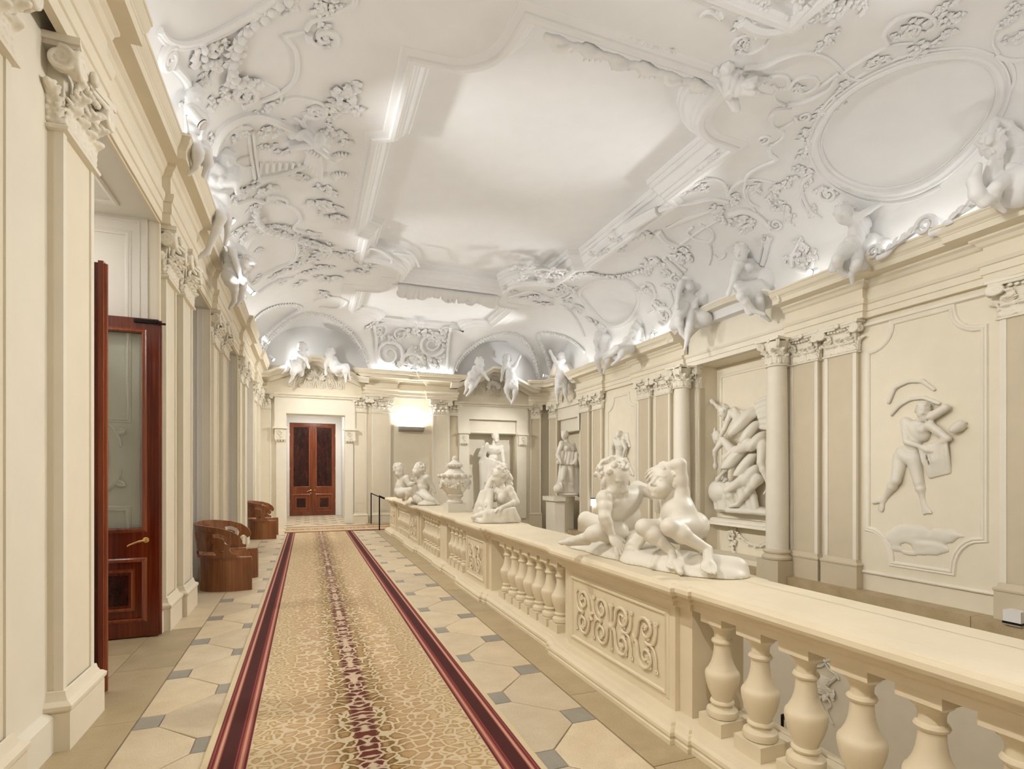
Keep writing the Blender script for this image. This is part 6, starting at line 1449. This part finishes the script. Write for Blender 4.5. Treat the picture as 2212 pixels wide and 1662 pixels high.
stucco('white stucco rounded triangular medallion frame on the far right cove')
oframe(m8([(300, 790), (420, 740), (560, 730), (650, 755), (705, 820), (722, 900), (695, 985), (640, 1055), (560, 1095), (490, 1090), (400, 1020), (310, 920), (255, 850)]), 11)
garland(m8([(0, 700), (150, 700), (300, 680), (450, 700), (600, 705), (750, 660), (830, 620), (880, 570)]), 9); volute(*m8([(790, 820)])[0], 13, 1.7, 0); vine(m8([(780, 760), (830, 780), (850, 860), (820, 930), (850, 970), (800, 1000)]), 5, 3); vine(m8([(880, 960), (950, 960), (980, 1030), (930, 1100), (880, 1070)]), 6, 4)
sprays(s8([(790, 820, 50), (925, 1030, 60), (250, 960, 50), (370, 1070, 45), (120, 820, 60), (60, 780, 50), (170, 900, 40), (900, 940, 40), (740, 1240, 40), (830, 1170, 40)])); vine(m8([(120, 930), (200, 1000), (260, 1090), (300, 1180)]), 4, 4); vine(m8([(50, 830), (90, 790), (180, 790), (210, 830), (150, 880), (60, 870)]), 4, 3)

stucco('white stucco leaf rosettes and rings on the ceiling around the far panel')
sprays([(675, 505, 14), (690, 527, 16), (655, 548, 14), (690, 545, 16), (675, 560, 15), (645, 570, 14), (700, 575, 15), (668, 585, 14), (720, 545, 14), (745, 548, 16), (790, 570, 18), (690, 600, 14), (720, 600, 16), (650, 610, 12), (610, 607, 10), (700, 635, 14), (780, 585, 16), (1130, 575, 14), (1170, 590, 16), (1205, 582, 15), (1165, 605, 14), (1120, 600, 14), (1240, 600, 14), (1195, 625, 12), (1150, 640, 14), (1175, 655, 14), (1100, 625, 12), (1235, 625, 12), (560, 540, 10)], 8)
for pts in ([(705, 520), (715, 540), (705, 560)], [(765, 545), (800, 535), (835, 548), (845, 566), (800, 572), (765, 565), (758, 552)], [(850, 545), (890, 552), (905, 575)], [(1125, 590), (1170, 580), (1215, 590), (1200, 610), (1140, 612)], [(1180, 615), (1215, 610), (1225, 630), (1195, 645), (1170, 635)], [(680, 650), (720, 640), (750, 650), (730, 665), (690, 662)], [(1100, 640), (1150, 628), (1190, 650)]): vine(pts, 4, 3)

# leafy ribs along the edges of the four lunettes
stucco('white stucco leaf garlands edging the lunette vaults at the far end')
def rib(pts, nm):
    mb = MB(); mb.tube([p for p, _ in pts], .04, 6)
    for i, (p, nn) in enumerate(pts):
        for s in (-1, 1):
            d = (pts[min(i + 1, len(pts) - 1)][0] - pts[max(i - 1, 0)][0]).normalized(); sd = d.cross(nn).normalized()
            leaf(mb, p + sd * (.02 * s), sd * s + d * .8, nn, .13, .08, .6, 2, .3)
        mb.ball(p + nn * .03, .035, 6, 4)
    o = mb.build(nm, 'white_stucco', STU, ang=.9); o['kind'] = 'stuff'
for k, c0, a_, h_ in LUN:
    pts = []
    for i in range(61):
        ph = pi * i / 60; q = c0 + a_ * cos(ph); z = COVE0 - .1 + (h_ + .1) * sin(ph)
        if z < COVE0 + .02: continue
        s_ = 1 - sqrt(max(0, 1 - ((z - COVE0) / (ZF - COVE0)) ** 2))
        if k == 'y': we = 1.05 + 1.15 * sstep(1.1, 2.3, abs(q - 3.7)); pts.append((V((q, YE - .28 - we * s_, z - .01)), V((0, -.6, -.8))))
        elif k == 'xl': pts.append((V((-1.52 + 2.2 * s_, q, z - .01)), V((.6, 0, -.8))))
        else: pts.append((V((9.02 - 2 * s_, q, z - .01)), V((-.6, 0, -.8))))
    ok_ = [i for i, (p, _) in enumerate(pts) if ceil_z(p.x, p.y) < p.z + .12 and p.x < 8.9 and p.x > -1.48 and p.y < 19.5]
    if ok_: rib([pts[i] for i in ok_], 'rib_garland')

stucco('white stucco cartouche with big spirals on the end cove between the lunettes')
volute(840, 765, 30, 2.0, 1, 1, .14); volute(932, 742, 26, 2.0, 2, -1, .14); volute(818, 715, 17, 1.7, 0, -1, .16); volute(864, 722, 16, 1.6, 2, 1, .16); volute(962, 712, 14, 1.6, 2, 1, .16)
sprays([(930, 720, 16), (955, 722, 16), (890, 715, 14), (905, 770, 16), (870, 790, 18), (915, 792, 18), (945, 785, 14), (955, 740, 14), (820, 720, 12), (850, 735, 12), (800, 705, 10), (905, 697, 12)], 8)
vine([(868, 790), (872, 770), (890, 764), (908, 772), (916, 790), (900, 802), (880, 800)], 6, 4); vine([(880, 812), (895, 806), (915, 812)], 7, 5); vine([(806, 700), (812, 740), (815, 800)], 4, 4, 'band'); vine([(974, 705), (968, 740), (966, 800)], 4, 4, 'band')
# draped stucco lip hanging over the near edge of the far panel
stucco('draped white stucco valance on the edge between the two ceiling panels')
c = Clay(); yb = P2['y0'] - .28; rs = np.random.RandomState(6)
for i in range(26):
    t = i / 25; x = 2.35 + 2.75 * t; c.cap((x, yb - .10, 6.86), (x + rs.uniform(-.05, .05), yb + .10, 6.70 - .05 * sin(t * 14)), .07, .055 + .02 * sin(t * 9), .05)
for x in (2.45, 3.0, 3.75, 4.4, 5.0):
    c.chain([V((x + .17 * cos(a) * (1 - a / 14), yb + .12, 6.72 + .12 * sin(a) * (1 - a / 14))) for a in [k * .5 for k in range(20)]], [.035] * 20, .02)
part(STU, 'valance', c.mesh(.024, 'valance', 'white_stucco'))
stucco('row of curled white stucco leaves on the nearest edge of the main ceiling panel')
c = Clay(); yl = P1['y0'] - .30
for i in range(6):
    x = 2.80 + .40 * i; sg = 1 if i % 2 else -1
    c.chain([V((x + .15 * cos(a) * (1 - a / 13), yl + .06 + .02 * sin(a * 2), 6.82 + sg * .02 + .07 * sin(a) * (1 - a / 13))) for a in [k * .5 for k in range(18)]], [.034] * 18, .02)
    c.cap((x - .2, yl + .05, 6.84), (x + .2, yl + .05, 6.83), .045, .03, .03)
    for q in range(4): c.cap((x + .05 * q, yl + .08, 6.83), (x + .08 * q - .05, yl + .17, 6.80 + .02 * q), .028, .016, .015)
part(STU, 'leaf_band', c.mesh(.016, 'leaf_band', 'white_stucco'))

# ------------------------------------------------------------------ stucco figures along the cornices
def figure(name, label, tab, t0, H, hd, fwd, up, hH, vox=.022, child=False, female=False, extra=None, beard=False, seed=1, cat='figure', base=None, fine=True, mat='white_stucco', group=None):
    J = jp(tab, t0); c = Clay(); body(c, J, H * 1.12, child, female); head(c, at(hd[0], hd[1], t0 + (hd[2] if len(hd) > 2 else 0)), fwd, up, hH * 1.12, child, 1.0, beard, seed, True)
    for s in 'lr':
        if 'w' + s in J: d = (J['w' + s] - J['e' + s]).normalized(); c.ell(J['w' + s] + d * (.28 * H), (.16 * H, .16 * H, .30 * H), (d.orthogonal(), d.cross(d.orthogonal()), d), .03)
        if 'a' + s in J: d = V((J['a' + s] - J['k' + s])); d.z *= .3; d = (d.normalized() + camdir(0, -.2, -.6)).normalized(); c.cap(J['a' + s], J['a' + s] + d * (.6 * H), .15 * H, .10 * H, .03)
    if extra: extra(c)
    elif 'kl' in J and 'kr' in J:                     # a loose cloth round the hips and a fold down the back
        e = camdir(0, 0, -.10); folds(c, (J['hl'] + e, J['hr'] + e), (J['kl'].lerp(J['hl'], .3) + e, J['kr'].lerp(J['hr'], .3) + e), 6, H * .25, H * .20, H * .06, (0, 0, -.02), seed)
        e = camdir(0, 0, .14); folds(c, (J['sl'] + e, J['sr'] + e), (J['hl'] + e * 1.4 + V((0, 0, -.12)), J['hr'] + e * 1.4 + V((0, 0, -.18))), 6, H * .3, H * .22, H * .08, (0, 0, 0), seed + 1)
    o = thing(name, label, cat, J['pelvis'] if base is None else base, group); part(o, 'body', c.mesh(vox * .8, 'body', mat)); return o
def tX(px, X): r = ray(px, 1000); return X / r.x
FG = 'white stucco figures along the cornices'
t = tX(2185, 8.62)
def ex(c):
    c.chain([at(x, y, t - .15) for x, y in ((2112, 360), (2104, 390), (2110, 418), (2128, 434), (2148, 428), (2156, 412))], [.05, .075, .085, .08, .06, .04], .03)
    c.ell(at(2206, 402, t - .1), (.26, .26, .26), None, .05); folds(c, (at(2140, 350, t - .1), at(2160, 345, t - .1)), (at(2120, 425, t), at(2160, 430, t)), 4, .03, .05, .03, (0, 0, 0), 2)
figure('stucco_atlant', 'white stucco figure with head bowed and bent arm, cut by the right edge', dict(sl=(2172, 270, -.1), sr=(2212, 275, .15), neck=(2165, 292), chest=(2192, 312), belly=(2192, 345), pelvis=(2184, 380), el=(2150, 262, -.15), wl=(2140, 292, -.2), er=(2235, 330, .1), wr=(2240, 370, .1), hl=(2172, 390, -.1), hr=(2200, 390, .1), kl=(2150, 405, -.25), al=(2150, 440, -.1), kr=(2225, 400, -.1), ar=(2230, 438, 0)), t, .28, (2145, 315, -.1), camdir(-.5, -.6, -.5), camdir(-.4, .8, 0), .33, .018, extra=ex, seed=71, group=FG)
t = tX(1850, 8.62)
def ex(c):
    c.chain([at(x, y, t) for x, y in ((1860, 545), (1885, 515), (1900, 520), (1902, 540), (1890, 552))], [.09, .08, .07, .06, .04], .03); c.chain([at(x, y, t - .1) for x, y in ((1912, 525), (1935, 530), (1950, 520))], [.07, .07, .05], .03)
    folds(c, (at(1820, 530, t - .1), at(1852, 530, t - .1)), (at(1800, 580, t), at(1865, 575, t)), 7, .04, .07, .03, (0, 0, 0), 2)
figure('stucco_atlant', 'white stucco figure raising both arms below the oval medallion', dict(sl=(1838, 478, -.1), sr=(1872, 472, .1), neck=(1838, 472), chest=(1855, 490), belly=(1850, 512), pelvis=(1840, 535), el=(1868, 460, -.25), wl=(1900, 442, -.25), er=(1885, 458, .0), wr=(1903, 440, -.1), hl=(1830, 545, -.1), hr=(1850, 545, .1), kl=(1808, 560, -.3), al=(1815, 585, -.1), kr=(1850, 570, -.3), ar=(1840, 592, -.1)), t, .30, (1824, 464, -.05), camdir(-.7, -.3, -.5), camdir(-.5, .8, 0), .33, .022, extra=ex, seed=72, group=FG)
t = tX(1615, 8.62)
def ex(c):
    folds(c, (at(1590, 618, t - .25), at(1640, 610, t - .2)), (at(1620, 672, t - .1), at(1665, 655, t - .1)), 9, .05, .08, .04, (0, 0, 0), 3); c.ell(at(1655, 605, t + .05), (.30, .30, .32), None, .08)
    folds(c, (at(1590, 565, t - .05), at(1625, 562, t)), (at(1585, 600, t - .1), at(1640, 600, t - .1)), 6, .04, .06, .03, (0, 0, 0), 4); folds(c, (at(1640, 590, t), at(1660, 580, t)), (at(1655, 640, t), at(1690, 632, t)), 5, .05, .09, .04, (0, 0, 0), 9)
figure('stucco_woman', 'large white stucco woman in drapery seated on the right slope of the segmental pediment', dict(sl=(1597, 572, -.15), sr=(1625, 572, .1), neck=(1606, 562), chest=(1612, 585), belly=(1616, 603), pelvis=(1622, 622), el=(1586, 598, -.25), wl=(1578, 622, -.25), er=(1640, 592, .1), wr=(1652, 612, .0), hl=(1612, 630, -.1), hr=(1632, 632, 0), kl=(1600, 640, -.4), al=(1630, 672, -.3), kr=(1640, 650, -.3), ar=(1648, 680, -.1)), t, .34, (1602, 546, -.05), camdir(-.6, -.3, -.6), camdir(-.1, 1, 0), .36, .024, female=True, extra=ex, seed=73, group=FG)
t = tX(1484, 8.55)
def ex(c):
    folds(c, (at(1466, 645, t - .1), at(1500, 645, t - .1)), (at(1455, 705, t - .1), at(1512, 700, t - .1)), 9, .05, .09, .04, (0, 0, 0), 5); c.chain([at(x, y, t - .1) for x, y in ((1508, 612), (1522, 622), (1522, 640), (1510, 652))], [.09, .11, .11, .08], .05)
    c.ell(at(1518, 690, t - .1), (.22, .22, .2), None, .06); c.cap(at(1520, 655, t), at(1545, 610, t + .1), .16, .10, .06)
figure('stucco_woman', 'white stucco woman in a belted robe standing at the left foot of the segmental pediment', dict(sl=(1474, 612, -.1), sr=(1500, 612, .1), neck=(1485, 605), chest=(1487, 624), belly=(1486, 640), pelvis=(1485, 656), el=(1466, 632, -.2), wl=(1464, 654, -.3), er=(1510, 630, 0), wr=(1504, 654, -.2), hl=(1478, 664, -.1), hr=(1492, 664, 0), kl=(1466, 690, -.3), al=(1472, 720, -.2), kr=(1490, 700, -.3), ar=(1484, 738, -.25)), t, .36, (1485, 592), camdir(.5, 0, -.8), (0, 0, 1), .40, .026, female=True, extra=ex, seed=74, group=FG)
t = tX(1362, 8.60)
figure('stucco_atlant', 'small white stucco figure reclining beside the triangular medallion', dict(sl=(1370, 708, -.1), sr=(1384, 702, .1), neck=(1378, 700), chest=(1374, 718), belly=(1368, 730), pelvis=(1358, 745), el=(1362, 725, -.2), wl=(1350, 740, -.2), er=(1388, 722, 0), wr=(1392, 742, 0), hl=(1352, 750, -.1), hr=(1362, 752, 0), kl=(1335, 752, -.3), al=(1318, 768, -.2), kr=(1345, 762, -.3), ar=(1335, 778, -.2)), t, .36, (1381, 690), camdir(-.6, -.2, -.6), (0, 0, 1), .40, .03, extra=lambda c: c.chain([at(x, y, t - .1) for x, y in ((1330, 752), (1322, 762), (1330, 772), (1345, 770))], [.09, .09, .08, .05], .03), seed=75, fine=False, group=FG)
t = tX(1300, 8.6)
figure('stucco_herm', 'small white stucco figure at the left foot of the triangular medallion', dict(sl=(1292, 722, -.1), sr=(1312, 720, .1), neck=(1302, 716), chest=(1302, 732), pelvis=(1302, 755), el=(1286, 738, -.1), wl=(1288, 752, -.2), er=(1318, 735, 0), wr=(1316, 752, -.2), hl=(1298, 762, 0), hr=(1308, 762, 0), kl=(1290, 775, -.3), al=(1292, 792, -.1), kr=(1312, 775, -.3), ar=(1308, 792, -.1)), t, .38, (1302, 706), camdir(-.2, 0, -1), (0, 0, 1), .42, .034, seed=76, fine=False, group=FG)
# left cornice
t = -1.12 / ray(505, 1000).x
figure('stucco_atlant', 'white stucco figure crouching with bowed head on the left cornice before the pointed medallion', dict(sl=(498, 528, -.1), sr=(522, 540, .1), neck=(520, 548), chest=(508, 545), belly=(500, 565), pelvis=(497, 588), el=(512, 575, -.2), wl=(520, 600, -.2), er=(530, 588, .1), wr=(528, 612, .0), hl=(494, 598, -.1), hr=(505, 600, .1), kl=(506, 612, -.3), al=(506, 650, -.1), kr=(524, 608, -.1), ar=(522, 642, .0)), t, .26, (528, 575, -.02), camdir(.3, -.8, -.4), camdir(.6, .4, 0), .30, .02, extra=lambda c: folds(c, (at(488, 560, t), at(502, 575, t - .1)), (at(492, 610, t), at(505, 625, t - .1)), 5, .02, .05, .03, (0, 0, 0), 3), seed=77, group=FG)
t2 = -1.15 / ray(478, 1000).x
def ex(c):
    folds(c, (at(455, 420, t2 - .1), at(490, 425, t2 - .1)), (at(445, 470, t2), at(490, 478, t2)), 7, .03, .06, .03, (0, 0, 0), 3); folds(c, (at(480, 355, t2), at(515, 365, t2)), (at(478, 400, t2 - .1), at(512, 398, t2 - .1)), 5, .03, .05, .03, (0, 0, 0), 4)
figure('stucco_woman', 'white stucco draped woman sitting on the left cornice above the second pilaster pair', dict(sl=(466, 372, -.1), sr=(496, 368, .1), neck=(484, 362), chest=(480, 388), belly=(474, 410), pelvis=(466, 432), el=(455, 395, -.1), wl=(448, 420, -.15), er=(508, 385, .05), wr=(512, 408, -.05), hl=(460, 440, -.1), hr=(474, 442, .05), kl=(478, 470, -.25), al=(448, 545, -.15), kr=(490, 462, -.1), ar=(492, 505, .0)), t2, .26, (490, 347, .0), camdir(.5, -.3, -.6), (0, 0, 1), .30, .02, female=True, extra=ex, seed=78, group=FG)
t3 = -1.18 / ray(425, 1000).x
figure('stucco_atlant', 'white stucco figure on the left cornice right of the big volute', dict(sl=(412, 238, -.1), sr=(438, 245, .1), neck=(428, 232), chest=(425, 258), belly=(424, 278), pelvis=(424, 300), el=(408, 265, -.1), wl=(410, 292, -.15), er=(446, 268, .05), wr=(440, 292, -.1), hl=(418, 308, -.1), hr=(432, 310, .05), kl=(428, 330, -.2), al=(424, 360, -.1), kr=(446, 328, -.1), ar=(448, 358, 0)), t3, .22, (424, 215, .0), camdir(.6, -.3, -.6), (0, 0, 1), .26, .018, seed=79, extra=lambda c: folds(c, (at(412, 295, t3), at(440, 300, t3)), (at(418, 345, t3), at(452, 350, t3)), 6, .02, .05, .03, (0, 0, 0), 3), group=FG)
# reclining child on the shell cartouche and winged child by the main panel
p, nn, tt = spt(640, 290)
figure('stucco_putto', 'small white stucco child reclining on the shell cartouche of the left cove', dict(sl=(668, 288, -.15), sr=(672, 306, -.15), neck=(680, 300, -.15), chest=(655, 292, -.12), belly=(640, 284, -.1), pelvis=(622, 276, -.1), el=(690, 310, -.2), wl=(702, 322, -.2), er=(684, 322, -.2), wr=(700, 335, -.15), hl=(615, 272, -.1), hr=(618, 280, -.12), kl=(595, 272, -.1), al=(575, 285, .0), kr=(600, 288, -.15), ar=(580, 300, -.05)), tt, .16, (690, 308, -.2), camdir(.5, -.3, -.7), camdir(.5, .5, -.5), .20, .016, True, seed=80, fine=False, group=FG)
p, nn, tt = spt(1580, 170)
figure('stucco_putto', 'white stucco child with raised arms at the rounded corner of the main ceiling panel', dict(sl=(1558, 160, -.15), sr=(1582, 158, -.15), neck=(1572, 156, -.15), chest=(1572, 172, -.12), belly=(1582, 182, -.1), pelvis=(1596, 188, -.1), el=(1546, 158, -.2), wl=(1550, 132, -.2), er=(1600, 158, -.15), wr=(1622, 154, -.1), hl=(1600, 194, -.1), hr=(1608, 186, -.1), kl=(1625, 200, -.15), al=(1648, 206, -.05), kr=(1632, 182, -.15), ar=(1650, 172, -.05)), tt, .17, (1570, 144, -.2), camdir(-.2, 0, -1), (0, 0, 1), .23, .014, True, seed=81, group=FG)
# children on the gables
t = 19.25 / ray(640, 1000).y
figure('gable_putto', 'white stucco child sitting on the left slope of the door pediment', dict(sl=(646, 764, -.1), sr=(656, 766, .1), neck=(652, 762), chest=(650, 774), pelvis=(642, 790), el=(660, 776, -.1), wl=(664, 786, -.1), er=(640, 776, 0), wr=(634, 786, 0), hl=(640, 793, -.1), hr=(646, 795, .0), kl=(626, 784, -.2), al=(620, 800, -.1), kr=(634, 802, -.25), ar=(632, 816, -.15)), t, .34, (652, 754), camdir(-.2, 0, -1), (0, 0, 1), .38, .03, True, seed=82, fine=False, group=FG)
t = 19.25 / ray(720, 1000).y
figure('gable_putto', 'white stucco child sitting on the right slope of the door pediment', dict(sl=(710, 776, -.1), sr=(722, 776, .1), neck=(714, 773), chest=(717, 784), pelvis=(726, 794), el=(704, 788, -.1), wl=(704, 800, -.1), er=(728, 786, 0), wr=(734, 796, 0), hl=(726, 798, -.1), hr=(732, 796, .0), kl=(744, 796, -.2), al=(746, 812, -.1), kr=(748, 792, -.1), ar=(752, 808, 0)), t, .34, (712, 764), camdir(.1, 0, -1), (0, 0, 1), .38, .03, True, seed=83, fine=False, group=FG)
t = 19.25 / ray(1020, 1000).y
figure('gable_putto', 'white stucco child crouching on the left slope of the niche pediment', dict(sl=(1026, 796, -.1), sr=(1038, 798, .1), neck=(1034, 794), chest=(1030, 806), pelvis=(1020, 816), el=(1044, 806, -.1), wl=(1050, 814, -.1), er=(1022, 806, 0), wr=(1016, 818, 0), hl=(1018, 820, -.1), hr=(1024, 822, .0), kl=(1010, 826, -.2), al=(1008, 840, -.1), kr=(1020, 834, -.2), ar=(1016, 846, -.1)), t, .36, (1036, 785), camdir(.5, 0, -1), (0, 0, 1), .40, .03, True, seed=84, fine=False, group=FG)
t = 19.25 / ray(1105, 1000).y
figure('gable_putto', 'white stucco child leaning back on the right slope of the niche pediment', dict(sl=(1092, 790, -.1), sr=(1108, 796, .1), neck=(1098, 788), chest=(1100, 804), pelvis=(1104, 822), el=(1086, 800, -.1), wl=(1084, 814, -.1), er=(1114, 788, 0), wr=(1120, 776, 0), hl=(1100, 828, -.1), hr=(1110, 828, .0), kl=(1094, 840, -.2), al=(1098, 858, -.1), kr=(1114, 842, -.2), ar=(1110, 862, -.1)), t, .36, (1094, 778), camdir(-.4, 0, -1), (0, 0, 1), .40, .03, True, seed=85, fine=False, group=FG)
t = tX(1210, 8.75)
figure('gable_putto', 'white stucco child standing on the gable above the robed statue', dict(sl=(1206, 790, -.1), sr=(1220, 792, .1), neck=(1212, 786), chest=(1212, 802), pelvis=(1212, 820), el=(1198, 778, -.1), wl=(1192, 766, -.1), er=(1228, 804, 0), wr=(1230, 818, 0), hl=(1208, 826, -.1), hr=(1218, 826, .0), kl=(1204, 842, -.2), al=(1204, 860, -.1), kr=(1220, 842, -.2), ar=(1222, 858, -.1)), t, .36, (1212, 776), camdir(.4, 0, -1), (0, 0, 1), .40, .03, True, seed=86, fine=False, group=FG)
# big volute scrolls resting on the right cornice
for (px, py, r, lab) in ((1998, 488, 22, 'large coiled stucco scroll on the right cornice under the oval medallion'), (1888, 545, 16, 'coiled stucco scroll on the right cornice beside the figure with raised arms')):
    tt = tX(px, 8.72); o = thing('cornice_scroll', lab, 'scroll', at(px, py, tt)); R = r * tt / F; mb = MB(); sp_ = spiral2(0, 0, R, R * .12, -.6, 1.9, 34)
    mb.tube([V((0, -u, v)) for u, v in sp_], [R * .26 - R * .14 * i / 34 for i in range(35)], 8, 2.0, (1, 0, 0)); mb.build('volute', 'white_stucco', o)
    mb = MB(); mb.tube([V((0, -p_[0] * R, p_[1] * R)) for p_ in crom([(.5, -1.0), (1.6, -.9), (2.8, -.2), (4.2, .1), (5.6, .5)], 6)], [R * (.42 - .012 * i) for i in range(25)], 8, 1.0)
    for k in range(8): leaf(mb, (-.05, -R * (1.8 + .45 * k), R * (-.5 + .15 * k)), (0, -1, RNG.uniform(-.6, .9)), (-1, 0, .4), R * 1.3, R * .7, .6, 3, .3)
    mb.build('acanthus', 'white_stucco', o, ang=.9)
gl = onX(2194, 1362, 9.0); bl = thing('box_lamp', 'small square lamp with chrome foot on the stone ledge at the right edge', 'lamp', (9.0, gl.y, -.31))
MB().box((-.09, -.10, .05), (.09, .10, .20)).build('shade', 'white_metal', bl, smooth=False); MB().box((-.095, -.105, .02), (.095, .105, .05)).build('trim_band', 'black_metal', bl, smooth=False); MB().box((-.09, -.10, 0), (.09, .10, .02)).build('foot', 'grey_metal', bl, smooth=False)
